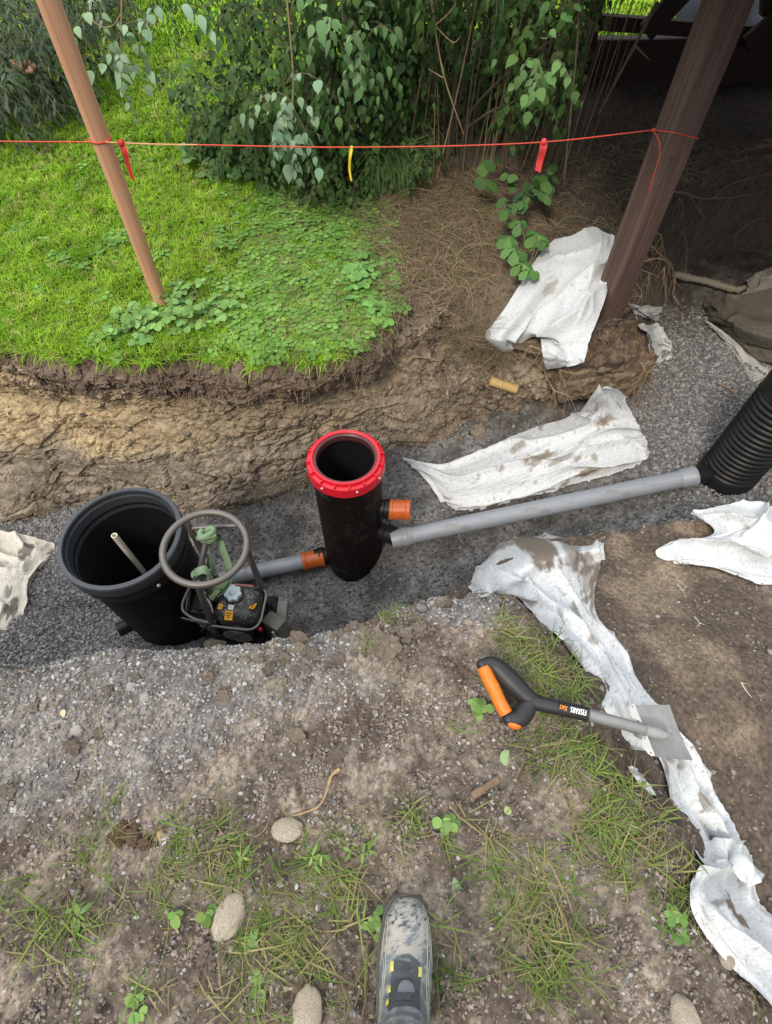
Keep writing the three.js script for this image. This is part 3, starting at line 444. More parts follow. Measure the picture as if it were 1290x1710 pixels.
// ---------------------------------------------------------------- plate compactor and its green strap
const cB = V(-0.87, -1.74, -1.25);
{
  const t = thing('plate_compactor', 'black petrol plate compactor with a steel ring handle beside the barrel', 'compactor', cB);
  const ringC = at(343, 914, -0.79), rr = 0.2;
  const ring = new THREE.TorusGeometry(rr, 0.0175, 14, 72).rotateX(Math.PI / 2); ring.rotateZ(-0.05); ring.rotateX(0.04); ring.translate(ringC.x, ringC.y, ringC.z); part(t, 'ring_handle', ring, M.steel);
  const leg = (a, b, c) => part(t, 'leg', tube([a, c || a.clone().lerp(b, 0.5), b], 0.0165, 14, 12), M.steel);
  const front = V(ringC.x - 0.005, ringC.y - 0.012, ringC.z + rr - 0.01), frontB = at(364, 1068, -1.62);
  leg(front, frontB); const rt = V(ringC.x + rr * 0.97, ringC.y - 0.012, ringC.z - 0.01), rtB = at(452, 1018, -1.62); leg(rt, rtB);
  const lt = V(ringC.x - rr * 0.62, ringC.y - 0.012, ringC.z - rr * 0.75); leg(lt, V(lt.x - 0.0, -1.55, lt.z + 0.02));
  part(t, 'cross_bar', tube([V(lt.x, lt.y - 0.05, lt.z), V(ringC.x + rr * 0.8, lt.y - 0.05, lt.z - 0.02)], 0.0135, 4, 12), M.steel);
  const h1 = at(336, 960, -0.96), h0 = at(347, 893, -0.80); part(t, 'lift_bar', tube([h0, h1, V(h1.x - 0.01, -1.35, h1.z - 0.02)], 0.0165, 12, 14), std({ color: rgb(0.1, 0.1, 0.1), roughness: 0.3, metalness: 0.5 }));
  const stk = std({ color: rgb(0.6, 0.6, 0.58), roughness: 0.5 }); { const q = h0.clone().lerp(h1, 0.62), g = new THREE.CylinderGeometry(0.0172, 0.0172, 0.032, 16, 1, true); along(g, q, q.clone().add(h0.clone().sub(h1))); part(t, 'white_sticker', g, stk); }
  // engine: tank, cap, guard frame, fan cover, filter side, muffler
  const tk = at(396, 1004, -1.25), yaw = -0.1, R4 = g => { g.rotateY(yaw); g.translate(tk.x, tk.y, tk.z); return g; };
  const speck = noiseTex(256, (u, v) => { const s = pnoise(u, v, 48, 61, 2) > 0.62 ? 0.8 : 0, q = 0.15 + 0.85 * sst(0.42, 0.62, pnoise(u, v, 5, 12, 3)), a = 0.07 + s * q; return [a, a, a]; });
  const tankMat = std({ color: rgb(0.34, 0.34, 0.33), roughness: 0.4, map: speck });
  const tg = new RoundedBoxGeometry(0.235, 0.13, 0.215, 6, 0.05); const tp = tg.attributes.position; for (let i = 0; i < tp.count; i++) if (tp.getY(i) > 0) tp.setY(i, tp.getY(i) + 0.012 * Math.cos(tp.getX(i) * 9) * Math.cos(tp.getZ(i) * 9)); tg.computeVertexNormals(); tg.translate(0, -0.065, 0);
  const tank = part(t, 'fuel_tank', R4(tg), tankMat);
  const capM = std({ color: rgb(0.5, 0.62, 0.66), roughness: 0.4 }); { const sh = new THREE.Shape(); for (let k = 0; k <= 64; k++) { const a = k / 64 * Math.PI * 2, r = 0.04 + 0.0045 * Math.cos(a * 7); k ? sh.lineTo(r * Math.cos(a), r * Math.sin(a)) : sh.moveTo(r, 0); } const cg = new THREE.ExtrudeGeometry(sh, { depth: 0.02, bevelEnabled: true, bevelSize: 0.005, bevelThickness: 0.006, bevelSegments: 3 }); cg.rotateX(-Math.PI / 2); cg.translate(-0.022, 0.018, -0.03); const c = part(tank, 'fuel_cap', R4(cg), capM); part(c, 'hub', R4(new THREE.SphereGeometry(0.018, 14, 8).scale(1, 0.5, 1).translate(-0.022, 0.044, -0.03)), capM); part(tank, 'cap_seat', R4(lathe([[0, 0.016], [0.052, 0.016], [0.056, 0.01], [0.056, 0]], 32).translate(-0.022, 0, -0.03)), M.black); }
  const mark = (w, h, col, lines, x, y, z, rx, ry, rz) => { const cv = document.createElement('canvas'); cv.width = 64; cv.height = Math.max(16, Math.round(64 * h / w)); const k = cv.getContext('2d'); k.fillStyle = col; k.fillRect(0, 0, cv.width, cv.height); k.fillStyle = '#20160a'; for (const [a, b, c, d] of lines) k.fillRect(a * 64, b * cv.height, c * 64, d * cv.height); const tt = new THREE.CanvasTexture(cv); tt.colorSpace = THREE.SRGBColorSpace; const g = new THREE.BoxGeometry(w, 0.0015, h); g.applyMatrix4(new THREE.Matrix4().makeRotationFromEuler(new THREE.Euler(rx, ry, rz))); g.translate(x, y, z); part(tank, 'sticker', R4(g), std({ map: tt, roughness: 0.5 })); };
  mark(0.045, 0.05, '#e0a21c', [[0.2, 0.2, 0.6, 0.1], [0.15, 0.45, 0.5, 0.08], [0.3, 0.65, 0.4, 0.1]], -0.022, 0.003, 0.088, 0.5, 0, 0);
  mark(0.03, 0.026, '#d5d2c6', [[0.2, 0.4, 0.4, 0.1]], -0.018, 0.0165, 0.045, 0.12, 0, 0);
  mark(0.026, 0.03, '#e2ac20', [[0.35, 0.35, 0.3, 0.3]], -0.078, 0.0125, 0.045, 0.1, 0, 0.2);
  mark(0.05, 0.026, '#e0a21c', [[0.1, 0.25, 0.75, 0.2], [0.2, 0.6, 0.6, 0.15]], 0.096, 0.0035, 0.02, 0, 1.45, -0.5);
  mark(0.03, 0.026, '#c9c8c0', [[0.2, 0.3, 0.5, 0.15]], -0.05, 0.012, -0.08, -0.3, 0.3, 0);
  const flat = (pts, w, th) => { const c = new THREE.CatmullRomCurve3(pts, false, 'catmullrom', 0.1), s = new THREE.Shape(); s.moveTo(-th, -w); s.lineTo(th, -w); s.lineTo(th, w); s.lineTo(-th, w); s.closePath(); const out = []; for (let i = 0; i < pts.length - 1; i++) out.push(bar(pts[i], pts[i + 1], th * 2, w * 2)); return out; };
  const gm = std({ color: rgb(0.24, 0.235, 0.225), roughness: 0.4, metalness: 0.5, map: scratchMap });
  const rail = (pts, close) => { const q = pts.map(p => R4(new THREE.BufferGeometry().setFromPoints([V(...p)]))).map(g => V(g.attributes.position.getX(0), g.attributes.position.getY(0), g.attributes.position.getZ(0))); return part(t, 'guard_frame', tube(q, 0.008, 60, 8), gm); };
  rail([[-0.125, -0.075, 0.125], [0.0, -0.075, 0.128], [0.1, -0.075, 0.122], [0.132, -0.07, 0.085], [0.138, -0.06, 0.0], [0.132, -0.05, -0.09], [0.09, -0.05, -0.12]]);
  rail([[-0.13, -0.05, 0.12], [-0.24, -0.045, 0.1], [-0.30, -0.03, 0.06], [-0.285, 0.0, -0.06], [-0.235, 0.02, -0.15], [-0.18, 0.02, -0.17]]);
  part(t, 'side_plate', R4(box(0.17, 0.045, 0.006, -0.215, -0.07, 0.113, 0.002, [0.1, -0.12, 0])), gm);
  part(t, 'side_plate', R4(box(0.006, 0.05, 0.2, -0.296, -0.045, -0.03, 0.002, [0, 0.2, 0])), gm);
  part(t, 'engine_block', [R4(box(0.21, 0.17, 0.19, 0, -0.21, 0)), R4(box(0.3, 0.05, 0.25, -0.03, -0.3, 0))], M.blackMat);
  part(t, 'air_filter', [R4(new RoundedBoxGeometry(0.12, 0.07, 0.13, 3, 0.02).translate(-0.205, -0.07, 0.015)), R4(new THREE.CylinderGeometry(0.025, 0.028, 0.02, 20).translate(-0.2, -0.028, 0.04))], M.black);
  part(t, 'muffler', R4(new RoundedBoxGeometry(0.1, 0.09, 0.1, 3, 0.02).translate(-0.2, -0.08, -0.1)), M.steel);
  for (let k = 0; k < 6; k++) part(t, 'cooling_fin', R4(box(0.1, 0.005, 0.16, -0.19, -0.13 - k * 0.017, 0.01, 0.001)), gm);
  const fan = part(t, 'fan_cover', R4(new THREE.CylinderGeometry(0.083, 0.09, 0.03, 40).rotateX(Math.PI / 2).translate(-0.0, -0.175, 0.12)), M.black);
  for (let k = 0; k < 4; k++) part(fan, 'fan_slot_ring', R4(new THREE.TorusGeometry(0.02 + k * 0.018, 0.003, 6, 36).translate(0, -0.175, 0.137)), gm);
  for (let k = 0; k < 14; k++) { const g = new THREE.BoxGeometry(0.07, 0.004, 0.004).translate(0.048, 0, 0).rotateZ(k / 14 * Math.PI * 2).translate(0, -0.175, 0.138); part(fan, 'fan_spoke', R4(g), gm); }
  part(t, 'pull_grip', R4(new RoundedBoxGeometry(0.018, 0.03, 0.02, 3, 0.007).translate(0.13, -0.13, 0.1)), M.red);
  part(t, 'belt_cover', R4(bar(V(0.185, -0.15, 0.03), V(0.235, -0.42, 0.08), 0.085, 0.13, 0.5)), std({ color: rgb(0.16, 0.15, 0.12), roughness: 0.6, map: scratchMap }));
  part(t, 'belt_cover_edge', R4(bar(V(0.2, -0.14, 0.105), V(0.235, -0.38, 0.15), 0.01, 0.012)), std({ color: rgb(0.4, 0.38, 0.33), roughness: 0.4, metalness: 0.4 }));
  part(t, 'red_cover', R4(new RoundedBoxGeometry(0.12, 0.02, 0.02, 2, 0.008).translate(0.0, -0.045, -0.115)), std({ color: rgb(0.3, 0.1, 0.085), roughness: 0.5 }));
  const pale = std({ color: rgb(0.4, 0.38, 0.33), roughness: 0.7 }), lp = (x, y, z) => V(x, y, z), cab = (pts, r, m, n) => part(t, n, R4(tube(pts, r, 20, 6)), m);
  cab([lp(-0.17, -0.02, -0.1), lp(-0.19, 0.0, -0.02), lp(-0.15, -0.01, 0.02), lp(-0.13, -0.05, 0.06)], 0.006, pale, 'cable'); cab([lp(-0.2, 0.01, -0.13), lp(-0.16, 0.03, -0.08), lp(-0.18, 0.0, -0.04)], 0.005, pale, 'cable'); cab([lp(-0.14, -0.06, 0.13), lp(-0.19, -0.12, 0.15), lp(-0.15, -0.18, 0.14), lp(-0.1, -0.2, 0.13)], 0.006, M.black, 'fuel_hose');
  for (let k = 0; k < 7; k++) part(t, 'spring_coil', R4(new THREE.TorusGeometry(0.012, 0.0025, 6, 14).rotateY(1.2).translate(-0.115 + k * 0.006, -0.005, -0.01 - k * 0.005)), gm);
  part(t, 'carburettor', [R4(box(0.06, 0.06, 0.05, -0.15, -0.14, 0.1, 0.008)), R4(new THREE.CylinderGeometry(0.022, 0.026, 0.05, 18).translate(-0.15, -0.19, 0.1))], M.steel);
  part(t, 'spark_plug', R4(new THREE.CylinderGeometry(0.009, 0.012, 0.05, 12).rotateZ(0.9).translate(-0.15, -0.05, -0.02)), pale);
  part(t, 'mud_cake', R4(rockGeo(88, 3, 0.4, 1.3).clone().scale(0.07, 0.02, 0.05).translate(-0.16, -0.32, 0.15)), M.mudCake);
  part(t, 'base_plate', [box(0.48, 0.03, 0.42, cB.x, cB.y + 0.015, cB.z), box(0.48, 0.02, 0.1, cB.x, cB.y + 0.05, cB.z + 0.24, 0.004, [-0.8, 0, 0])], M.steel);
  part(t, 'frame_deck', box(0.4, 0.03, 0.34, cB.x, cB.y + 0.16, cB.z, 0.006), M.blackMat);
  // strap wound and knotted round the lift bar
  const s = thing('green_strap', 'faded green lifting strap knotted on the compactor lift bar', 'strap', h0);
  const web = (pts, w, tw0, tw1) => { const c = new THREE.CatmullRomCurve3(pts); return gridMesh(7, 60, (u, v) => { const p = c.getPoint(v), tn = c.getTangent(v), a = lerp(tw0, tw1, v), b = V(Math.cos(a), 0, Math.sin(a)); b.addScaledVector(tn, -b.dot(tn)).normalize(); return p.addScaledVector(b, (u - 0.5) * w).add(V(0, 0.003 * Math.sin(u * 6 + v * 20), 0.004 * Math.sin(u * 5 + v * 13))); }); };
  const loop = []; for (let k = 0; k <= 60; k++) { const a = k / 60 * Math.PI * 2 * 2.6; loop.push(V(h0.x + (0.028 + 0.006 * Math.sin(a * 1.7)) * Math.cos(a), h0.y - 0.03 + 0.055 * k / 60 + 0.012 * Math.sin(a + 1), h0.z + (0.03 + 0.004 * Math.cos(a * 2.1)) * Math.sin(a))); }
  part(s, 'knot', [web(loop, 0.035, 0.3, 2), tube(loop.map(p => p.clone().add(V(0.004, 0.008, 0))), 0.014, 90, 8), tube([V(h0.x - 0.045, h0.y - 0.015, h0.z + 0.01), V(h0.x - 0.01, h0.y + 0.03, h0.z + 0.035), V(h0.x + 0.045, h0.y + 0.012, h0.z + 0.01)], 0.016, 16, 10)], M.strap);
  const A = (px, py, y) => at(px, py, y);
  part(s, 'tail', web([V(h0.x + 0.03, h0.y + 0.01, h0.z), A(362, 892, -0.85), A(372, 918, -0.92), A(382, 945, -1.0), A(383, 965, -1.06), A(372, 982, -1.12), A(360, 990, -1.16)], 0.05, 0.2, 0.9), M.strap);
  part(s, 'tail', web([V(h0.x + 0.01, h0.y, h0.z + 0.01), A(352, 925, -0.92), A(356, 950, -1.0), A(366, 965, -1.05), A(374, 968, -1.08)], 0.045, 1.2, 0.2), M.strap);
  part(s, 'wrap', web([A(320, 962, -0.93), A(330, 953, -0.9), A(342, 953, -0.9), A(352, 962, -0.94), A(350, 972, -1.0), A(330, 974, -1.02)], 0.045, 1.4, 1.6), M.strap);
  part(s, 'tail', web([A(378, 968, -1.06), A(370, 978, -1.08), A(362, 985, -1.12), A(352, 1000, -1.18)], 0.04, 0.5, 0.8), M.strap);
}

// ---------------------------------------------------------------- fabric sheets
function sheet(name, label, rows, o = {}) { // rows of ground points [px, py, lift above the ground] or [px, py, lift, level]
  const pts = rows.map(r => r.map(p => p.isVector3 ? p : p.length > 3 ? at(p[0], p[1], p[3] + p[2]) : on(p[0], p[1], p[2])));
  const N = pts[0].map((_, c) => pts.map(r => r[c])), nu = o.nu || 110, nv = o.nv || 110, sd = o.seed || 1;
  const amp = o.amp ?? 0.012, fr = o.fr || 5;
  const fn = (u, v) => {
    let uu = u, vv = v; const rg = o.rag ?? 0.012; if (u < 0.02 || u > 0.98) uu = clamp(u + rg * fbm(v * 14, sd, 1, 3)); if (v < 0.02 || v > 0.98) vv = clamp(v + rg * fbm(u * 14, sd, 2, 3));
    const p = surf(N, uu * (N.length - 1), vv * (N[0].length - 1));
    const du = surf(N, Math.min(1, uu + 0.02) * (N.length - 1), vv * (N[0].length - 1)).sub(p), dv = surf(N, uu * (N.length - 1), Math.min(1, vv + 0.02) * (N[0].length - 1)).sub(p);
    let n = dv.cross(du); if (n.lengthSq() < 1e-12) n = V(0, 1, 0); n.normalize(); if (n.y < 0) n.negate();
    const w = 0.25 * fbm(uu * 2, vv * 2, sd, 2);
    let h = amp * 1.3 * (Math.pow(ridge(uu * fr * 0.36 + w, vv * fr * 0.36, sd * 3.1, 1), 4) * 1.6 - 0.6) + amp * 0.16 * fbm(uu * fr * 2.6, vv * fr * 2.6, sd, 2);
    for (const [a, b, c, d, hh, ww] of o.folds || []) { const ex = c - a, ey = d - b, t = clamp(((uu - a) * ex + (vv - b) * ey) / (ex * ex + ey * ey)), q = ((uu - a) * ey - (vv - b) * ex) / Math.hypot(ex, ey) + 0.02 * fbm(uu * 5, vv * 5, sd + 4, 2), dd = Math.hypot(uu - a - ex * t, vv - b - ey * t); if (dd < ww * 4) { const k = Math.abs(q) / ww; h += hh * Math.exp(-k * (q > 0 ? 1.2 : 2.6)) * sst(0, 0.15, t + 0.05) * sst(1, 0.85, t - 0.05); } }
    p.addScaledVector(n, h); p.u = uu * (o.w || 1); p.v = vv * (o.h || 1); return p;
  };
  const base = pts[Math.floor(pts.length / 2)][Math.floor(pts[0].length / 2)];
  const tint = o.tint || [0.66, 0.685, 0.69], dirt = o.dirt || [0.26, 0.215, 0.16];
  const g = gridMesh(nu, nv, fn, (x, y, z, ny, u, v) => {
    let d = sst(0.3, 0.62, fbm(u * 5 * (o.w || 1), v * 5 * (o.h || 1), sd + 9, 4) + (o.mess ?? 0)) * 0.8 + sst(0.45, 0.6, fbm(u * 40 * (o.w || 1), v * 40 * (o.h || 1), sd + 5, 2) + (o.mess ?? 0) * 0.6) * 0.55;
    for (const [a, b, r, s] of o.spots || []) d += s * sst(1, 0.55, Math.hypot(u - a, (v - b)) / r + 0.5 * fbm(u * 14, v * 14, sd, 3));
    return mix3(tint, dirt, clamp(d));
  });
  const m = shade(new THREE.Mesh(g.translate(-base.x, -base.y, -base.z), M.fabric)); m.name = numbered(name); m.position.copy(base); scene.add(m); tag(m, label, 'fabric sheet', o.group); return m;
}
sheet('fabric_sheet', 'crumpled white fabric sheet leaning against the brown post over its block', [
  [[926, 398, 0.06], [955, 392, 0.1], [990, 378, 0.12], [1008, 387, 0.12], [1026, 396, 0.13]],
  [[898, 430, 0.06], [932, 426, 0.1], [965, 430, 0.12], [998, 434, 0.16], [1022, 440, 0.14]],
  [[866, 482, 0.05], [900, 474, 0.1], [938, 470, 0.08], [975, 470, 0.15], [1014, 488, 0.14]],
  [[838, 520, 0.05], [868, 520, 0.1], [905, 516, 0.07], [952, 520, 0.14], [1002, 524, 0.12]],
  [[811, 560, 0.06], [835, 564, 0.09], [878, 552, 0.07], [930, 560, 0.11], [986, 566, 0.1]],
  [[813, 566, 0.05], [846, 588, 0.05], [884, 566, 0.03], [926, 572, 0.09], [976, 606, 0.07]]],
  { amp: 0.008, fr: 3, seed: 3, w: 0.6, h: 0.8, folds: [[0.95, 0.1, 0.3, 0.95, 0.05, 0.06], [0.98, 0.3, 0.55, 0.98, 0.045, 0.07], [0.2, 0.25, 0.9, 0.08, 0.02, 0.05], [0.75, 0.2, 0.85, 0.7, 0.02, 0.04]], mess: -0.22, spots: [[0.42, 0.45, 0.08, 0.5]] });
sheet('fabric_sheet', 'short white fabric flap hanging below the leaning sheet in front of the block', [
  [[903, 560, 0.07], [925, 562, 0.08], [950, 565, 0.09], [982, 572, 0.08]],
  [[906, 590, 0.07], [925, 594, 0.085], [950, 594, 0.09], [979, 594, 0.075]],
  [[913, 617, 0.06], [930, 615, 0.07], [952, 611, 0.07], [974, 606, 0.06]]], { nu: 50, nv: 40, amp: 0.006, seed: 14, w: 0.3, h: 0.2, mess: -0.3 });
sheet('fabric_sheet', 'large dirty white fabric sheet lying folded along the grey pipe', [
  [[672, 768, 0.02], [735, 778, 0.05], [790, 757, 0.06], [850, 728, 0.07], [905, 706, 0.07], [965, 690, 0.1], [1004, 645, 0.2], [1040, 664, 0.18]],
  [[680, 772, 0.025], [745, 792, 0.1], [800, 778, 0.13], [860, 757, 0.15], [915, 737, 0.15], [975, 715, 0.16], [1018, 690, 0.24], [1060, 694, 0.2]],
  [[690, 778, 0.02], [748, 810, 0.11], [805, 800, 0.16], [868, 785, 0.18], [925, 765, 0.18], [985, 742, 0.17], [1030, 728, 0.15], [1072, 725, 0.09]],
  [[708, 790, 0.015], [742, 828, 0.06], [805, 824, 0.11], [865, 812, 0.12], [925, 795, 0.12], [985, 775, 0.12], [1035, 762, 0.1], [1083, 756, 0.05]],
  [[728, 806, 0.01], [745, 843, 0.01], [788, 852, 0.015], [850, 838, 0.015], [915, 820, 0.02], [975, 806, 0.02], [1030, 790, 0.02], [1068, 775, 0.02]]],
  { nu: 170, nv: 90, amp: 0.022, fr: 6, seed: 8, w: 1.6, h: 0.6, folds: [[0.12, 0.88, 0.95, 0.82, 0.03, 0.05], [0.78, 0.05, 0.9, 0.6, 0.03, 0.05], [0.3, 0.4, 0.75, 0.25, 0.015, 0.06]], mess: -0.02, spots: [[0.52, 0.42, 0.09, 1], [0.6, 0.55, 0.07, 0.7], [0.72, 0.85, 0.07, 1], [0.83, 0.3, 0.06, 0.8], [0.45, 0.2, 0.05, 0.7]] });
sheet('fabric_sheet', 'long white fabric strip draped over the mound edge under the shovel blade', [
  [[786, 984, 0.02], [806, 945, 0.05], [848, 904, 0.06], [900, 894, 0.05], [965, 892, 0.04], [1030, 884, 0.03]],
  [[802, 996, 0.03], [835, 965, 0.08], [880, 930, 0.12], [930, 915, 0.1], [975, 910, 0.04], [1010, 906, 0.01]],
  [[840, 992, 0.035], [875, 980, 0.075], [905, 965, 0.08], [945, 955, 0.07], [985, 945, 0.02], [1012, 942, -0.01]],
  [[880, 1010, 0.03], [905, 1010, 0.05], [930, 1005, 0.05], [960, 1000, 0.03], [985, 995, 0.02], [1000, 990, -0.005]],
  [[925, 1062, 0.02], [945, 1055, 0.045], [962, 1048, 0.05], [980, 1042, 0.035], [992, 1038, 0.025], [1002, 1032, 0.0]],
  [[985, 1125, 0.015], [995, 1115, 0.04], [1008, 1108, 0.05], [1020, 1100, 0.04], [1034, 1096, 0.03], [1046, 1094, 0.005]],
  [[1006, 1185, 0.015], [1020, 1180, 0.03], [1036, 1172, 0.04], [1052, 1166, 0.04], [1066, 1162, 0.03], [1082, 1160, 0.005]],
  [[1042, 1240, 0.01], [1056, 1232, 0.03], [1074, 1226, 0.035], [1092, 1220, 0.035], [1110, 1214, 0.025], [1124, 1210, 0.005]],
  [[1098, 1265, 0.015], [1108, 1262, 0.03], [1124, 1258, 0.04], [1138, 1254, 0.035], [1150, 1250, 0.025], [1162, 1248, 0.005]],
  [[1128, 1348, 0.01], [1138, 1340, 0.03], [1152, 1334, 0.045], [1168, 1328, 0.04], [1180, 1326, 0.02], [1192, 1324, 0.0]],
  [[1162, 1400, 0.015], [1178, 1396, 0.035], [1190, 1392, 0.045], [1202, 1390, 0.035], [1214, 1392, 0.02], [1226, 1400, 0.0]], [[1185, 1452, 0.005], [1195, 1448, 0.012], [1206, 1445, 0.015], [1216, 1442, 0.015], [1226, 1440, 0.01], [1236, 1440, 0.0]]],
  { nu: 90, nv: 260, amp: 0.013, fr: 7, seed: 5, w: 0.5, h: 1.9, rag: 0.03, folds: [[0.15, 0.12, 0.75, 0.75, 0.035, 0.09], [0.5, 0.15, 0.95, 0.6, 0.02, 0.07], [0.3, 0.45, 0.5, 0.95, 0.025, 0.12], [0.05, 0.1, 0.4, 0.02, 0.03, 0.07]], mess: 0.0, spots: [[0.5, 0.06, 0.13, 1.2], [0.78, 0.2, 0.1, 0.7], [0.55, 0.33, 0.06, 0.8], [0.9, 0.3, 0.13, 0.8], [0.7, 0.1, 0.1, 0.7]], dirt: [0.2, 0.165, 0.13] });
sheet('fabric_sheet', 'rolled white fabric with a lump of mud, lower right beside the mound', [
  [[1160, 1404, 0.02], [1180, 1402, 0.06], [1205, 1400, 0.09], [1228, 1402, 0.1], [1250, 1414, 0.07], [1258, 1428, 0.02]],
  [[1168, 1452, 0.02], [1185, 1445, 0.07], [1208, 1440, 0.09], [1232, 1442, 0.1], [1250, 1450, 0.08], [1262, 1455, 0.02]],
  [[1153, 1485, 0.04], [1175, 1478, 0.07], [1200, 1470, 0.06], [1228, 1470, 0.06], [1252, 1480, 0.07], [1266, 1490, 0.02]],
  [[1165, 1525, 0.03], [1185, 1525, 0.07], [1210, 1522, 0.07], [1238, 1520, 0.07], [1264, 1520, 0.05], [1284, 1522, 0.01]],
  [[1205, 1585, 0.02], [1222, 1580, 0.06], [1245, 1575, 0.06], [1270, 1570, 0.06], [1300, 1570, 0.04], [1330, 1570, 0.01]],
  [[1262, 1650, 0.02], [1275, 1640, 0.05], [1296, 1632, 0.06], [1320, 1630, 0.05], [1350, 1630, 0.03], [1380, 1630, 0.01]],
  [[1330, 1730, 0.02], [1345, 1720, 0.05], [1365, 1715, 0.05], [1390, 1710, 0.05], [1410, 1710, 0.03], [1440, 1710, 0.01]]],
  { nu: 80, nv: 150, amp: 0.011, fr: 4, seed: 21, w: 0.35, h: 0.9, folds: [[0.05, 0.25, 0.95, 0.18, 0.03, 0.09], [0.15, 0.45, 0.6, 0.95, 0.03, 0.12], [0.6, 0.1, 0.75, 0.5, 0.02, 0.08]], mess: -0.16, spots: [[0.42, 0.52, 0.09, 1.4], [0.6, 0.56, 0.05, 1.2], [0.5, 0.45, 0.06, 0.8]], dirt: [0.2, 0.165, 0.125] });
sheet('fabric_sheet', 'small white fabric corner poking out of the soil below the shovel', [
  [[1048, 1278, 0.01], [1062, 1284, 0.02], [1074, 1296, 0.012]], [[1060, 1298, 0.008], [1074, 1304, 0.025], [1088, 1314, 0.012]], [[1082, 1322, 0.006], [1090, 1326, 0.014], [1098, 1334, 0.006]]], { nu: 40, nv: 40, amp: 0.004, seed: 2, w: 0.1, h: 0.12, mess: -0.1 });
sheet('fabric_sheet', 'crumpled white fabric heap on the soil bank below the ribbed shaft', [
  [[1152, 856, 0.16, -0.72], [1190, 845, 0.2, -0.72], [1232, 838, 0.22, -0.72], [1275, 840, 0.22, -0.72], [1300, 848, 0.2, -0.72], [1340, 850, 0.2, -0.72]],
  [[1178, 872, 0.17, -0.7], [1210, 862, 0.22, -0.7], [1245, 860, 0.24, -0.7], [1275, 864, 0.25, -0.7], [1306, 868, 0.24, -0.7], [1345, 876, 0.22, -0.7]],
  [[1186, 892, 0.1, -0.64], [1212, 888, 0.15, -0.64], [1240, 888, 0.16, -0.64], [1268, 892, 0.2, -0.64], [1304, 895, 0.2, -0.64], [1350, 902, 0.18, -0.64]],
  [[1098, 918, 0.02], [1150, 906, 0.06], [1200, 908, 0.08], [1240, 916, 0.08], [1290, 920, 0.09], [1350, 930, 0.06]],
  [[1122, 937, 0.01], [1160, 938, 0.03], [1200, 938, 0.04], [1240, 948, 0.05], [1290, 960, 0.05], [1350, 965, 0.03]],
  [[1176, 938, 0.008], [1205, 948, 0.015], [1235, 962, 0.015], [1268, 976, 0.015], [1300, 978, 0.012], [1350, 985, 0.01]]],
  { nu: 130, nv: 100, amp: 0.012, fr: 4, seed: 12, w: 0.8, h: 0.5, rag: 0.02, folds: [[0.1, 0.62, 0.95, 0.55, 0.05, 0.06], [0.55, 0.65, 0.95, 0.3, 0.045, 0.06], [0.2, 0.22, 0.7, 0.3, 0.03, 0.05], [0.62, 0.05, 0.5, 0.5, 0.025, 0.05], [0.3, 0.9, 0.95, 0.85, 0.02, 0.06]], mess: -0.12 });
sheet('fabric_sheet', 'light grey fabric scrap in the shade behind the footing block', [
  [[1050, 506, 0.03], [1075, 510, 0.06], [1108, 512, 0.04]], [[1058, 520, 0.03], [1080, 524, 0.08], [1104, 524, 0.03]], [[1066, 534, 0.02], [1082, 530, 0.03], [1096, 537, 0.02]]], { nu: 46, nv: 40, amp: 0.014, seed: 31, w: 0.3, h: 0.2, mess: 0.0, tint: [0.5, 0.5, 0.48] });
sheet('fabric_sheet', 'white fabric piece hanging down the right side of the footing block', [
  [[1068, 540, 0.06], [1088, 542, 0.1], [1106, 546, 0.08]], [[1080, 562, 0.07], [1098, 560, 0.12], [1118, 568, 0.06]], [[1088, 585, 0.05], [1100, 580, 0.07], [1121, 582, 0.02]], [[1091, 618, 0.02], [1098, 606, 0.03], [1122, 600, 0.01]]], { nu: 60, nv: 60, amp: 0.014, seed: 33, w: 0.3, h: 0.35, mess: -0.05, tint: [0.6, 0.61, 0.6], folds: [[0.5, 0.0, 0.4, 1, 0.03, 0.08]] });
sheet('fabric_sheet', 'narrow grey white fabric strip on gravel leading back from the ribbed shaft', [
  [[1178, 536, 0.02], [1184, 540, 0.03], [1190, 545, 0.02]], [[1196, 554, 0.02], [1206, 556, 0.035], [1216, 560, 0.02]], [[1210, 570, 0.02], [1226, 575, 0.035], [1240, 580, 0.02]], [[1234, 600, 0.015], [1252, 606, 0.03], [1266, 602, 0.02]], [[1254, 638, 0.01], [1275, 632, 0.02], [1300, 622, 0.02]]], { nu: 40, nv: 90, amp: 0.01, seed: 35, w: 0.2, h: 0.7, mess: 0.03, tint: [0.52, 0.51, 0.47] });
sheet('fabric_sheet', 'dirty white fabric weighed down with gravel at the far left of the trench', [
  [[-160, 870, 0.05], [-40, 888, 0.04], [30, 889, 0.045], [80, 902, 0.03], [94, 908, 0.02]], [[-160, 920, 0.04], [-40, 920, 0.035], [20, 925, 0.05], [60, 930, 0.04], [82, 932, 0.01]], [[-160, 960, 0.035], [-40, 965, 0.03], [10, 966, 0.045], [40, 968, 0.045], [52, 972, 0.01]], [[-160, 1000, 0.03], [-40, 1010, 0.03], [0, 1012, 0.04], [25, 1015, 0.04], [42, 1022, 0.01]], [[-160, 1060, 0.02], [-40, 1060, 0.02], [-15, 1060, 0.02], [2, 1058, 0.015], [16, 1048, 0.005]]],
  { nu: 120, nv: 100, amp: 0.018, fr: 6, seed: 41, w: 1, h: 0.8, mess: -0.06, tint: [0.74, 0.7, 0.6], folds: [[0.3, 0.5, 0.95, 0.48, 0.03, 0.04], [0.4, 0.75, 0.95, 0.85, 0.02, 0.04]], spots: [[0.62, 0.2, 0.09, 1.5], [0.7, 0.75, 0.12, 1.6], [0.55, 0.62, 0.07, 0.8]], dirt: [0.19, 0.175, 0.15] });
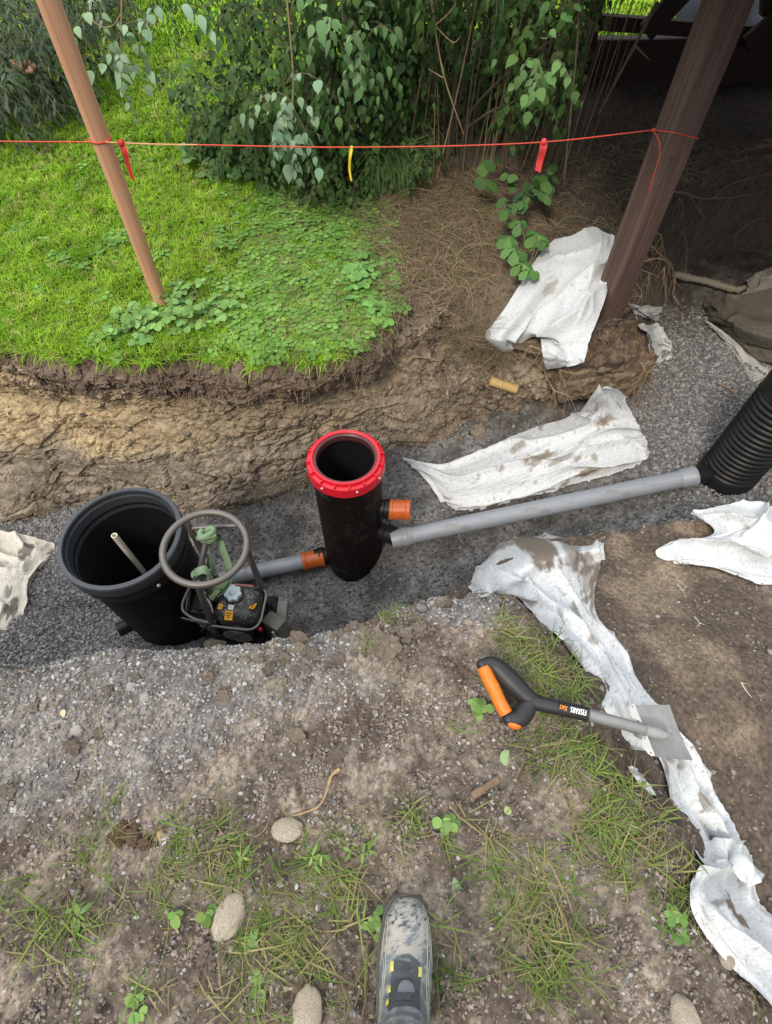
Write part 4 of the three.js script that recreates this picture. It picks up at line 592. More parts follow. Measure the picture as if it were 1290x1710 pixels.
// dark covers deep in the hollow
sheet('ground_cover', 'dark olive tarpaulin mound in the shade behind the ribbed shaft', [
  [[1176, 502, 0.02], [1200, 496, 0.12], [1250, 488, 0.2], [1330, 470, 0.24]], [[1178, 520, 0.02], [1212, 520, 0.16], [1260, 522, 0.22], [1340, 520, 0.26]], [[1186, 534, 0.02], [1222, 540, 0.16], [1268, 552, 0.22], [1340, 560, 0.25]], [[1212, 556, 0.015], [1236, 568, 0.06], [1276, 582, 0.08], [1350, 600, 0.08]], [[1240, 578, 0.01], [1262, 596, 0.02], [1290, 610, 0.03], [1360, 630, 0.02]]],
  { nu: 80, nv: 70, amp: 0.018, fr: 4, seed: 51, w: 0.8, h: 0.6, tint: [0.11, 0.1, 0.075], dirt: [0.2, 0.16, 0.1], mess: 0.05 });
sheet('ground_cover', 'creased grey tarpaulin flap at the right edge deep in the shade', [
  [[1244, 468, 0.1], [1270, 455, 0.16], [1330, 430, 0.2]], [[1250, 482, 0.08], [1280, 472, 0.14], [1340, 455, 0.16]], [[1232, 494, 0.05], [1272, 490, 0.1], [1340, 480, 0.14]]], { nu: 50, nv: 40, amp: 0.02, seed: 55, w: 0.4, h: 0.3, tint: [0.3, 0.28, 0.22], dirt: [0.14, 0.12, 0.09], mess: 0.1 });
{
  const P = [[1126, 458], [1150, 464], [1180, 470], [1206, 478], [1232, 484], [1244, 480]].map(([x, y]) => on(x, y, 0.05));
  const t = thing('rolled_fabric_edge', 'pale twisted fabric roll lying in the dark hollow behind the roots', 'fabric roll', P[2]);
  part(t, 'roll', tube(P, s => 0.026 + 0.006 * n3(s * 14, 2, 3) + 0.006 * n3(s * 31, 5, 1), 90, 10), std({ color: rgb(0.26, 0.23, 0.17), roughness: 0.95 }));
}
// ---------------------------------------------------------------- shovel, boot, pipe piece, stones
{
  const P1 = at(806, 1110, 0.075), P2 = at(850, 1201, 0.055), neck = at(884, 1171, 0.05), slv = at(982, 1193, 0.05), end = at(1112, 1228, 0.012);
  const t = thing('shovel', 'short shovel with orange and black D handle lying on the mound edge', 'shovel', neck);
  const gb = std({ color: rgb(0.022, 0.022, 0.024), roughness: 0.5, map: scratchMap }), go = std({ color: rgb(0.78, 0.2, 0.015), roughness: 0.45, map: scratchMap });
  const L = (a, b, s) => a.clone().lerp(b, s), upv = V(0, 1, 0);
  const hd = part(t, 'handle', [
    tube([P1, L(P1, neck, 0.22).add(V(0.002, 0.004, -0.02)), L(P1, neck, 0.6).add(V(0.004, 0.004, -0.01)), L(P1, neck, 0.9).add(V(0.006, 0, -0.004)), neck.clone().add(V(0.02, 0, 0.003))], s => 0.0165 + 0.0115 * Math.sin(s * 3.1), 30, 14),
    tube([P2, L(P2, neck, 0.3).add(V(0.006, 0.002, 0.012)), L(P2, neck, 0.7).add(V(0.008, 0, 0.006)), neck.clone().add(V(0.006, 0, 0.002))], s => 0.0175 + 0.0085 * Math.sin(s * 3.1), 26, 14),
    new THREE.SphereGeometry(0.0165, 14, 10).translate(P1.x, P1.y, P1.z), new THREE.SphereGeometry(0.0165, 14, 10).translate(P2.x, P2.y, P2.z)], gb);
  const a = L(P1, P2, 0.06), b = L(P1, P2, 0.9), m = L(a, b, 0.48);
  part(hd, 'orange_grip', tube([a, L(a, m, 0.5).add(V(-0.003, 0.003, 0)), m], 0.0185, 12, 16), go); part(hd, 'orange_grip', tube([m, L(m, b, 0.5).add(V(-0.003, 0.003, 0)), b], 0.0178, 12, 16), go);
  part(hd, 'orange_heel', tube([P2.clone().add(V(-0.006, 0.004, 0.008)), L(P2, neck, 0.3).add(V(-0.002, 0.004, 0.026)), L(P2, neck, 0.55).add(V(0.006, 0.001, 0.022))], s => 0.014 * Math.sin(0.4 + s * 2.4), 16, 12), go);
  { const q = L(P1, neck, 0.3).add(V(0.002, 0.026, -0.02)); part(hd, 'light_badge', new THREE.BoxGeometry(0.012, 0.003, 0.014).rotateY(0.4).translate(q.x, q.y - 0.003, q.z), std({ color: rgb(0.5, 0.5, 0.46), roughness: 0.5 })); }
  part(t, 'sleeve', tube([neck, L(neck, slv, 0.5), slv], s => 0.0195 - 0.001 * s + 0.004 * sst(0.15, 0, s), 20, 20), gb);
  part(t, 'shaft', tube([slv.clone().lerp(neck, 0.02), L(slv, end, 0.6), L(slv, end, 0.85).add(V(0, -0.002, 0)), end], s => 0.0155 * (1 - 0.15 * sst(0.6, 1, s)), 24, 18), std({ color: rgb(0.3, 0.3, 0.3), roughness: 0.4, metalness: 0.3, map: scratchMap }));
  // lettering printed along the sleeve, read from the other side
  const cv = document.createElement('canvas'); cv.width = 512; cv.height = 96; const k = cv.getContext('2d'); k.fillStyle = '#0b0b0c'; k.fillRect(0, 0, 512, 96); k.save(); k.translate(256, 48); k.rotate(Math.PI); k.textBaseline = 'middle'; k.font = 'bold 74px sans-serif'; k.fillStyle = '#f2f2f0'; k.fillText('FISKARS', -246, 2); k.font = 'bold italic 66px sans-serif'; k.fillStyle = '#e08a2a'; k.fillText('Xact', 92, 2); k.restore();
  const lt = new THREE.CanvasTexture(cv); lt.colorSpace = THREE.SRGBColorSpace;
  const s0 = L(neck, slv, 0.47), s1 = L(neck, slv, 0.95), ax = s1.clone().sub(s0).normalize(), sd = ax.clone().cross(upv).normalize(), up2 = sd.clone().cross(ax).normalize();
  part(t, 'lettering', gridMesh(2, 10, (u, v) => { const an = lerp(-0.62, 0.62, v) + 0.18, r = 0.0205, p = s0.clone().lerp(s1, u).addScaledVector(up2, r * Math.cos(an)).addScaledVector(sd, r * Math.sin(an)); p.u = u; p.v = 1 - v; return p; }), std({ map: lt, roughness: 0.5, side: THREE.DoubleSide }));
  const C = [at(1056, 1178, 0.012), at(1117, 1178, -0.03), at(1156, 1270, -0.035), at(1090, 1264, 0.006)];
  const steel = std({ color: rgb(0.34, 0.345, 0.335), roughness: 0.5, metalness: 0.2, map: scratchMap });
  const bl = (o) => gridMesh(24, 24, (u, v) => { const e = u + 0.05 * Math.sin(v * Math.PI) * u, p = C[0].clone().lerp(C[1], e).lerp(C[3].clone().lerp(C[2], e), v); p.y += 0.016 * Math.pow(Math.abs(v - 0.5) * 2, 2) - 0.01 + o + 0.014 * Math.exp(-(((v - 0.5) * 6) ** 2)) * sst(0.75, 0.1, u); p.u = u; p.v = v; return p; });
  part(t, 'blade', [bl(0), bl(-0.0025)], std({ color: rgb(0.34, 0.345, 0.335), roughness: 0.5, metalness: 0.2, map: scratchMap, side: THREE.DoubleSide }));
  part(t, 'shaft_socket', tube([L(slv, end, 0.72), end, end.clone().lerp(C[1].clone().lerp(C[2], 0.5), 0.35).add(V(0, 0.001, 0))], s => 0.0165 * (1 - 0.75 * sst(0.35, 1, s)), 16, 16), steel);
  for (const [v0, v1] of [[0.0, 0.4], [0.62, 1.0]]) { const st = part(t, 'foot_step', gridMesh(4, 14, (u, v) => { const p = C[0].clone().lerp(C[3], lerp(v0, v1, v)), out = C[0].clone().sub(C[1]).normalize(); p.addScaledVector(out, 0.022 * (1 - u) * Math.sin(0.5 + 2.3 * v)); p.y += 0.007 + 0.01 * u; p.u = u; p.v = v; return p; }), std({ color: rgb(0.42, 0.42, 0.41), roughness: 0.45, metalness: 0.2, side: THREE.DoubleSide })); for (let q = 0; q < 5; q++) { const p = C[0].clone().lerp(C[3], lerp(v0, v1, 0.15 + q * 0.17)); part(st, 'rivet', new THREE.CylinderGeometry(0.0028, 0.0028, 0.003, 8).translate(p.x - 0.006, p.y + 0.0135, p.z), gb); } }
}
{ // muddy rubber boot of the person holding the camera, toe pointing to the trench
  const t = thing('rubber_boot', 'muddy blue grey rubber boot with yellow trim, toe pointing at the trench', 'boot', V(0.038, 0.0, 0.18));
  const gy = moundY(0.04, 0.12) + 0.008;
  const S = [[0.047, 0.03, 0, 0.008, 0.008], [0.05, 0.032, 0, 0.022, 0.017], [0.06, 0.036, 0, 0.034, 0.026], [0.08, 0.041, 0, 0.0435, 0.0335], [0.115, 0.045, 0.05, 0.0505, 0.038], [0.155, 0.051, 0.15, 0.0535, 0.0445], [0.19, 0.062, 0.3, 0.0525, 0.054], [0.225, 0.083, 0.6, 0.05, 0.064], [0.255, 0.12, 0.95, 0.0495, 0.07], [0.275, 0.17, 1.3, 0.051, 0.067], [0.283, 0.24, 1.5, 0.054, 0.064], [0.287, 0.32, 1.55, 0.057, 0.064]];
  const cx = z => 0.0465 - 0.06 * (z - 0.047);
  const ip = (f) => { const a = S[Math.min(S.length - 1, Math.floor(f))], b = S[Math.min(S.length - 1, Math.floor(f) + 1)], k = f - Math.floor(f); return a.map((q, i) => lerp(q, b[i], k)); };
  const surfB = (f, a, o = 0) => { // a: 0 at the top ridge, turning to the right
    const [z, y, tl, hw, hh] = ip(f), e = 0.78, sx = Math.sign(Math.sin(a)) * Math.pow(Math.abs(Math.sin(a)), e), cy = Math.cos(a); const yy = cy > 0 ? Math.pow(cy, 0.95) : -Math.pow(-cy, 0.55);
    const w = (hw + o) * sx * (1 + (sx > 0 ? 0.06 : -0.02) * sst(0, 3, f) * sst(8, 4, f)), h = (hh + o) * yy; return V(cx(z) + w, gy + y + h * Math.cos(tl), z + h * Math.sin(tl) * -1 + h * Math.sin(tl) * 2 * (yy < 0 ? -0 : 0)); };
  const up = gridMesh(60, 120, (u, v) => { const f = v * (S.length - 1.001), a = (u - 0.5) * 2 * Math.PI; const p = surfB(f, a); const n = 0.0012 * fbm(p.x * 60, p.y * 60, p.z * 60, 2); p.y += n; p.x += n; p.u = u; p.v = v * 2; return p; }, (x, y, z, ny, u, v) => {
    const n = fbm(x * 28, y * 28, z * 28, 4), n2 = fbm(x * 110, y * 110, z * 90, 3); let c = mix3([0.13, 0.15, 0.17], [0.25, 0.275, 0.3], sst(-0.4, 0.5, n + 0.4 * n2));
    const mud = sst(0.05, 0.45, n2 * 0.7 + n * 0.7 + (z < 0.14 ? 0.36 : -0.05)); c = mix3(c, [0.4, 0.365, 0.3], mud * 0.75); if (fbm(x * 70 + 5, 2, z * 90, 3) > 0.34 && z < 0.1) c = [0.04, 0.04, 0.042]; return c; });
  part(t, 'upper', up, std({ vertexColors: true, roughness: 0.55, side: THREE.DoubleSide, bumpMap: tx(gritBump, 3), bumpScale: 0.0015 }));
  const sh = new THREE.Shape(), OL = []; for (let k = 0; k <= 40; k++) { const f = k / 40 * 7.0; const [z, , , hw] = ip(f); OL.push([z - 0.003, hw + 0.004]); } OL.push([0.31, 0.042], [0.345, 0.03], [0.352, 0.01]);
  OL.forEach(([z, w], i) => { const x = cx(z) + w; i ? sh.lineTo(x, -z) : sh.moveTo(x, -z); }); [...OL].reverse().forEach(([z, w]) => sh.lineTo(cx(z) - w, -z)); sh.closePath();
  const so = new THREE.ExtrudeGeometry(sh, { depth: 0.02, bevelEnabled: true, bevelSize: 0.003, bevelThickness: 0.003, bevelSegments: 2 }); so.rotateX(-Math.PI / 2); so.translate(0, gy - 0.008, 0); part(t, 'sole', so, std({ color: rgb(0.07, 0.068, 0.062), roughness: 0.8 }));
  const seam = std({ color: rgb(0.42, 0.42, 0.3), roughness: 0.6 }), yl = std({ color: rgb(0.6, 0.55, 0.12), roughness: 0.55 }), tr = std({ color: rgb(0.07, 0.078, 0.085), roughness: 0.6 }), tr2 = std({ color: rgb(0.17, 0.185, 0.195), roughness: 0.6, bumpMap: tx(gritBump, 2), bumpScale: 0.001 });
  const line = (pts, r, mat, name) => part(t, name, tube(pts.map(([f, a]) => surfB(f, a, r * 0.35)), r, pts.length * 6, 5), mat);
  for (const s of [-1, 1]) { line([[2.6, s * 1.25], [3.4, s * 1.0], [4.4, s * 0.85], [5.4, s * 0.8], [6.4, s * 0.85], [7.4, s * 0.95], [8.4, s * 1.0]], 0.0011, seam, 'piping'); line([[4.6, s * 1.3], [5.0, s * 0.98], [5.8, s * 0.94], [6.6, s * 1.05], [7.4, s * 1.15]], 0.0009, seam, 'piping'); line([[5.4, s * 1.5], [5.8, s * 1.0]], 0.0008, seam, 'piping'); line([[6.1, s * 1.5], [6.5, s * 1.08]], 0.0008, seam, 'piping'); line([[3.0, s * 1.5], [4.0, s * 1.25], [5.2, s * 1.3]], 0.0007, seam, 'piping'); }
  // ribbed tongue panel with interlocking segments
  part(t, 'tongue_panel', gridMesh(12, 40, (u, v) => surfB(lerp(4.75, 8.6, v), (u - 0.5) * 2 * (0.42 + 0.12 * v) * sst(-0.05, 0.12, v), 0.0015)), tr);
  const segs = [[4.9, -0.1, 0.62], [5.45, -0.06, 0.72], [6.1, -0.08, 0.7], [6.7, 0.1, 0.8], [7.3, -0.05, 0.8]];
  for (const [f0, a0, len] of segs) { const sg = part(t, 'tongue_segment', gridMesh(10, 12, (u, v) => surfB(f0 + len * (v - 0.12 * Math.abs(u - 0.5)) , a0 + (u - 0.5) * 0.46, 0.0035 * Math.pow(Math.sin(Math.PI * clamp(u, 0.02, 0.98)) * Math.sin(Math.PI * clamp(v, 0.02, 0.98)), 0.4))), tr2); for (let k = 0; k < 7; k++) { const f = f0 + len * (0.1 + 0.8 * k / 6); part(sg, 'tread_rib', tube([surfB(f, a0 - 0.2, 0.0036), surfB(f + 0.08, a0, 0.0042), surfB(f + 0.2, a0 + 0.2, 0.0036)], 0.0008, 8, 5), tr); } }
  for (const [f, a] of [[5.05, -0.42], [6.5, -0.5], [5.35, 0.42], [7.6, -0.55]]) part(t, 'yellow_trim', gridMesh(4, 10, (u, v) => surfB(f + 0.55 * v, a + (u - 0.5) * 0.14 - 0.1 * v * Math.sign(a) * 0, 0.0028 + 0.001 * Math.sin(Math.PI * v))), yl);
  part(t, 'round_boss', new THREE.SphereGeometry(0.017, 20, 12).scale(1, 0.45, 1).translate(...surfB(7.15, 0.02, 0.002).toArray()), tr2);
}
const stoneMat = std({ color: rgb(0.47, 0.405, 0.31), roughness: 0.75, map: tx(gritMap, 0.6), bumpMap: tx(gritBump, 0.9), bumpScale: 0.002 });
for (const [px, py, w, h, d, a, lab, seed] of [[384, 1530, 0.033, 0.02, 0.046, -0.45, 'smooth egg-shaped tan stone lying alone left of the boot', 1], [480, 1386, 0.038, 0.012, 0.026, 0.1, 'flat pale half-buried stone below the thin bent root', 2], [514, 1692, 0.03, 0.014, 0.046, 0, 'pale half-buried stone at the bottom edge left of the boot', 3], [1142, 1700, 0.03, 0.018, 0.04, 0.2, 'tan stone at the bottom edge under the rolled fabric', 4], [1210, 1600, 0.018, 0.012, 0.02, 0, 'small brown stone tucked under the rolled fabric', 5]]) {
  const p = on(px, py), m = shade(new THREE.Mesh(rockGeo(seed, 5, 0.13, 0.8).clone().scale(w, h, d).rotateY(a), stoneMat)); m.name = numbered('stone'); m.position.copy(p).add(V(0, h * 0.45, 0)); scene.add(m); tag(m, lab, 'stone');
}
{ // ochre corrugated pipe piece on the bank
  const a = on(819, 636, 0.03), b = on(864, 650, 0.035), t = thing('pipe_piece', 'short ochre ribbed pipe piece sticking out of the earth bank', 'pipe piece', a), l = a.distanceTo(b), p = [[0.026, 0]]; for (let k = 0; k < 14; k++) { const y = l * k / 14, s = l / 14; p.push([0.03, y], [0.033, y + s * 0.3], [0.033, y + s * 0.6], [0.03, y + s * 0.95]); } p.push([0.026, l], [0.026, l * 0.2], [0, l * 0.2]);
  part(t, 'tube', along(lathe(p, 32), a, b), std({ color: rgb(0.5, 0.35, 0.14), roughness: 0.7 }));
}

// ---------------------------------------------------------------- loose stones, clods and gravel of the ground
const M4 = new THREE.Matrix4(), Q = new THREE.Quaternion(), E3 = new THREE.Euler();
function scatter(mesh, weight, n, seed) { // points on a ground mesh
  const r = rng(seed), g = mesh.geometry, P = g.attributes.position, w = new Float32Array(P.count); for (let i = 0; i < P.count; i++) { const p = V(P.getX(i), P.getY(i), P.getZ(i)); w[i] = inPhoto(p, 160) ? Math.max(0, weight(p.x, p.y, p.z)) : 0; }
  const gg = new THREE.BufferGeometry(); gg.setAttribute('position', P); gg.setAttribute('normal', g.attributes.normal); gg.setAttribute('w', new THREE.BufferAttribute(w, 1)); gg.setIndex(g.index);
  const s = new MeshSurfaceSampler(new THREE.Mesh(gg)).setWeightAttribute('w').setRandomGenerator(r).build(), out = []; const p = V(), nn = V(); for (let i = 0; i < n; i++) { s.sample(p, nn); out.push({ p: p.clone(), n: nn.clone() }); } return out;
}
function instanced(geo, mat, pts, place, name, parent, label, category) { // place(pt, i, random) gives [matrix, colour]
  const r = rng(pts.length + 5), im = new THREE.InstancedMesh(geo, mat, pts.length), c = new THREE.Color(); pts.forEach((q, i) => { const [m, k] = place(q, i, r); im.setMatrixAt(i, m); im.setColorAt(i, c.setRGB(...k)); }); return stuff(im, name, parent, label, category);
}
const chipA = new THREE.IcosahedronGeometry(1, 0), chip = (() => { const g = mergeVertices((q => { q.deleteAttribute('normal'); q.deleteAttribute('uv'); return q; })(chipA), 1e-3), p = g.attributes.position, r = rng(3); for (let i = 0; i < p.count; i++) { const k = 0.75 + 0.5 * r(); p.setXYZ(i, p.getX(i) * k, p.getY(i) * k * 0.75, p.getZ(i) * k); } const f = g.toNonIndexed(); f.computeVertexNormals(); return f; })();
const chipMat = std({ color: 0xffffff, roughness: 0.88 });
const stonePlace = (s0, s1, colf) => (q, i, r) => { const s = lerp(s0, s1, Math.pow(r(), 2.2)); M4.compose(q.p.clone().addScaledVector(q.n, s * 0.25), Q.setFromEuler(E3.set(r() * 6, r() * 6, r() * 6)), V(s * (0.7 + 0.6 * r()), s * (0.6 + 0.4 * r()), s * (0.7 + 0.6 * r()))); return [M4, colf(r, q.p)]; };
const greyC = (r) => { const k = 0.12 + 0.3 * Math.pow(r(), 1.6), t = r(); return [k * (1.0 + 0.06 * t), k, k * (1.02 - 0.1 * t)]; };
const brownC = (r) => { const k = 0.15 + 0.22 * r() * r(); return [k, k * 0.81, k * 0.64]; };
instanced(chip, chipMat, scatter(mound, (x, y, z) => gravelZone(x, z) * (sdPoly(UPPER, x, z) > -0.1 ? 1 : 0.2), 60000, 31), stonePlace(0.0022, 0.0075, greyC), 'gravel', mound);
instanced(chip, chipMat, scatter(mound, (x, y, z) => (1 - gravelZone(x, z)) * (0.2 + sst(0.05, 0.5, fbm(x * 6, 3, z * 6, 3))) * (sdPoly(MOUND, x, z) > 0 ? 1 : 0.1), 45000, 32), stonePlace(0.0018, 0.007, (r, p) => r() < 0.16 ? greyC(r) : brownC(r)), 'soil_crumbs', mound);
instanced(chip, chipMat, scatter(trenchFloor, (x, y, z) => (0.2 + coarse(x, z)) * sst(-3.9, -3.4, z), 150000, 33), stonePlace(0.0045, 0.0155, (r, p) => { const w = 0.55 + 0.3 * coarse(p.x, p.z); return greyC(r).map(c => c * w); }), 'gravel', trenchFloor);
instanced(chip, chipMat, scatter(wall, (x, y, z) => (x < 1.2 ? 0.25 + sst(-0.1, 0.5, fbm(x * 4, y * 4, z * 4, 2)) + (y > -0.95 ? 0.5 : 0) + (x > -0.2 ? 0.6 : 0) : 0), 26000, 35), stonePlace(0.002, 0.0105, (r, p) => { const k = 0.5 + 0.9 * r(); return (p.y > -0.93 ? [0.15, 0.11, 0.08] : p.x < -1.2 && p.y > -1.35 ? [0.4, 0.31, 0.19] : [0.29, 0.235, 0.17]).map(c => c * k); }), 'crumbs', wall);
{ // stones and clods that can be told apart: meshes of their own
  const peb = [0, 1, 2].map(k => rockGeo(20 + k, 2, 0.3, 1.1)), clodG = [0, 1, 2, 3].map(k => rockGeo(40 + k, 3, 0.8, 1.9));
  const pm = [[0.3, 0.29, 0.28], [0.22, 0.215, 0.22], [0.36, 0.31, 0.25], [0.27, 0.22, 0.17], [0.45, 0.42, 0.38]].map(c => std({ color: rgb(...c), roughness: 0.85, bumpMap: tx(gritBump, 1.5), bumpScale: 0.002 }));
  const cm = [[0.5, 0.41, 0.31], [0.42, 0.34, 0.265], [0.58, 0.5, 0.39], [0.38, 0.3, 0.23]].map(c => std({ color: rgb(...c), roughness: 0.97, map: tx(gritMap, 0.8), bumpMap: tx(gritBump, 0.8), bumpScale: 0.012 }));
  const r = rng(77); let np = 0;
  const put = (host, p, s, geos, mats, name, flat = 0.65) => { const m = shade(new THREE.Mesh(geos[Math.floor(r() * geos.length)], mats[Math.floor(r() * mats.length)])); m.name = numbered(name); m.position.copy(p).add(V(0, s * flat * (name === 'clod' ? 0.1 : 0.3), 0)); m.rotation.set(r() * 0.5, r() * 6.28, r() * 0.5); m.scale.set(s * (0.8 + 0.5 * r()), s * flat, s * (0.8 + 0.5 * r())); host.add(m); return m; };
  for (const q of scatter(mound, (x, y, z) => (sdPoly(MOUND, x, z) > 0 ? 0.25 + gravelZone(x, z) : 0.15), 150, 91)) if (inPhoto(q.p, 0)) put(mound, q.p, 0.006 + 0.009 * Math.pow(r(), 2.5), peb, pm, 'pebble');
  for (const q of scatter(mound, (x, y, z) => (sdPoly(MOUND, x, z) > 0.01 ? 0.3 * (1 - gravelZone(x, z)) * sst(-0.2, 0.3, fbm(x * 4, 8, z * 4, 2)) + sst(0.16, 0.03, sdPoly(MOUND, x, z)) * (x > -0.45 && x < 0.25 ? 2.4 : 0.02) : 0), 80, 92)) if (inPhoto(q.p, 0)) put(mound, q.p, 0.006 + 0.014 * Math.pow(r(), 2.5), clodG, cm, 'clod', 0.6);
  for (const [px, py, s] of [[478, 1102, 0.03], [505, 1072, 0.036], [460, 1150, 0.05], [375, 1163, 0.024], [410, 1105, 0.018], [497, 1120, 0.022], [415, 1150, 0.017], [520, 1135, 0.02], [640, 1080, 0.045], [610, 1058, 0.035], [700, 1050, 0.04], [675, 1060, 0.03], [560, 1065, 0.022], [590, 1050, 0.024], [270, 1385, 0.02], [740, 1105, 0.015], [118, 1250, 0.028], [140, 1310, 0.022], [170, 1225, 0.025], [180, 1155, 0.02], [560, 1265, 0.026], [530, 1275, 0.024], [490, 1235, 0.035], [10, 1325, 0.03], [370, 1480, 0.035], [55, 1180, 0.025], [350, 1130, 0.03], [230, 1135, 0.018]]) put(mound, on(px, py), s * 0.7, clodG, cm, 'clod', 0.42);
  for (const [px, py, s] of [[810, 700, 0.03], [842, 708, 0.03], [830, 720, 0.02], [862, 702, 0.02], [800, 722, 0.05], [770, 735, 0.03], [870, 718, 0.02], [790, 690, 0.02], [890, 695, 0.016], [765, 560, 0.018], [940, 685, 0.018], [760, 650, 0.04], [820, 675, 0.04]]) put(wall, on(px, py), s, clodG, cm, 'clod', 0.7);
  for (const q of scatter(wall, (x, y, z) => x > -0.1 && x < 1 && y < -0.7 ? 1 : 0, 70, 93)) put(wall, q.p, 0.01 + 0.02 * Math.pow(r(), 2), clodG, cm, 'clod', 0.8);
  for (const q of scatter(wall, (x, y, z) => x < 0.1 && y < -0.72 ? 1 : 0, 130, 94)) put(wall, q.p, 0.008 + 0.02 * Math.pow(r(), 2.5), clodG, q.p.y > -0.95 ? [cm[3]] : cm, 'clod', 0.7);
  for (const [px, py] of [[1005, 1150], [985, 930], [1230, 1025], [1225, 1290], [1140, 1265], [1190, 1290], [1165, 1240]]) put(mound, on(px, py), 0.008, peb, pm, 'pebble');
}
// ---------------------------------------------------------------- roots, sticks and fallen leaves
function rootThing(name, label, category, lines, mat, r0 = 0.004, lift = 0.012, hairs = 0) {
  const r = rng(lines.length * 31 + Math.round(r0 * 1e4)), W = lines.map(l => l.map(p => p.isVector3 ? p : on(p[0], p[1], p[2] ?? lift))), t = thing(name, label, category, W[0][0]);
  W.forEach((P, i) => { const k = i ? 0.7 : 1; const J = P.map((p, j) => j && j < P.length - 1 ? p.clone().add(V((r() - 0.5) * 0.01, (r() - 0.5) * 0.008, (r() - 0.5) * 0.01)) : p); part(t, category === 'stick' ? 'stick' : 'strand', tube(J, s => r0 * k * (1 - 0.65 * s) * (1 + 0.2 * Math.sin(s * 31)), Math.max(10, P.length * 6), 6), mat); });
  const hs = []; for (let h = 0; h < hairs; h++) { const P = W[Math.floor(r() * W.length)], p = P[Math.floor(r() * P.length)], q = [p.clone()]; let d = V((r() - 0.5) * 0.05, -0.02 - 0.04 * r(), (r() - 0.3) * 0.05); for (let j = 0; j < 4; j++) { q.push(q[j].clone().add(d)); d.add(V((r() - 0.5) * 0.03, (r() - 0.6) * 0.03, (r() - 0.5) * 0.03)); } hs.push(tube(q, s => r0 * 0.28 * (1 - 0.7 * s), 8, 4)); }
  if (hs.length) { const m = part(t, 'fine_roots', hs, mat); m.userData.kind = 'stuff'; } return t;
}
rootThing('root', 'pale bent root lying on bare soil above the flat stone', 'root', [[[568, 1284], [552, 1296], [545, 1325], [530, 1348], [508, 1360], [486, 1363]]], M.root, 0.005, 0.008);
rootThing('root', 'long thin dry root curving over soil left of the flat stone', 'root', [[[355, 1370], [385, 1402], [415, 1402], [440, 1385], [452, 1362]]], M.root, 0.002, 0.006);
rootThing('root', 'forked pale root hanging on the earth bank right of the lawn corner', 'root', [[[680, 604], [690, 596], [712, 598], [735, 602], [742, 594]], [[742, 594], [734, 608], [736, 620], [733, 632]]], M.root, 0.006, 0.03, 8);
rootThing('root_cluster', 'bushy pale roots hanging left below the footing block', 'roots', [[[908, 600, 0.05], [913, 630, 0.05], [925, 652, 0.05], [928, 672, 0.05], [940, 690, 0.03], [948, 700, 0.02]], [[925, 652, 0.05], [950, 660, 0.04], [958, 680, 0.03], [966, 695, 0.02]], [[930, 672, 0.04], [920, 690, 0.03]], [[935, 618, 0.08], [960, 622, 0.08], [985, 618, 0.08]], [[885, 577, 0.06], [905, 585, 0.06], [899, 605, 0.05]]], M.root, 0.006, 0.04, 26);
rootThing('root_cluster', 'bushy fine roots hanging from the right corner of the footing block', 'roots', [[[1072, 606, 0.05], [1080, 625, 0.06], [1085, 642, 0.05], [1095, 652, 0.04], [1106, 667, 0.02]], [[1076, 615, 0.06], [1070, 640, 0.05], [1064, 665, 0.03]], [[1080, 625, 0.05], [1090, 630, 0.05], [1092, 645, 0.03]], [[1074, 620, 0.05], [1060, 645, 0.04], [1052, 655, 0.03]], [[1070, 640, 0.04], [1080, 665, 0.02], [1098, 680, 0.01]]], M.root, 0.0055, 0.04, 50);
rootThing('root_cluster', 'tangle of thin roots dangling in the dark behind the brown post', 'roots', [[[1075, 436, 0.06], [1100, 431, 0.1], [1118, 442, 0.12], [1128, 468, 0.1], [1124, 492, 0.08], [1132, 505, 0.05], [1141, 516, 0.03]], [[1088, 410, 0.08], [1105, 425, 0.1], [1120, 440, 0.1], [1126, 460, 0.08]], [[1068, 450, 0.06], [1085, 456, 0.08], [1105, 465, 0.06]], [[1092, 388, 0.06], [1105, 392, 0.08], [1107, 407, 0.06]], [[1110, 445, 0.08], [1110, 470, 0.06], [1118, 482, 0.05]], [[1060, 470, 0.05], [1072, 490, 0.05], [1066, 505, 0.03]]], M.root, 0.007, 0.05, 50);
rootThing('root_cluster', 'long thin roots trailing across the dark back wall of the hollow', 'roots', [[[1126, 320, 0.05], [1145, 322, 0.06], [1170, 332, 0.06], [1195, 330, 0.06], [1210, 312, 0.05], [1250, 298, 0.05], [1300, 287, 0.04]], [[1150, 322, 0.06], [1165, 345, 0.06], [1180, 366, 0.05]], [[1170, 332, 0.05], [1220, 330, 0.05], [1300, 315, 0.04]], [[1140, 385, 0.05], [1146, 410, 0.04], [1144, 458, 0.04]], [[1230, 390, 0.05], [1260, 368, 0.05], [1300, 362, 0.04]], [[1135, 330, 0.05], [1142, 355, 0.04], [1128, 372, 0.04]]], M.rootDark, 0.007, 0.05, 40);
rootThing('stick', 'thin straight pale stick leaning on the bank beside the ochre pipe piece', 'stick', [[[875, 637, 0.05], [884, 662, 0.05], [893, 690, 0.03]]], M.root, 0.0045, 0.04);
rootThing('root', 'small white root scrap on the brown soil right of the mound', 'root', [[[1160, 1030], [1168, 1040], [1163, 1048]], [[1168, 1040], [1178, 1044]]], std({ color: rgb(0.55, 0.5, 0.42), roughness: 0.8 }), 0.0022, 0.004);
rootThing('root', 'white root scrap at the right edge on the brown soil', 'root', [[[1238, 1140], [1245, 1155], [1256, 1165]], [[1238, 1140], [1248, 1142]]], std({ color: rgb(0.55, 0.5, 0.42), roughness: 0.8 }), 0.0026, 0.004);
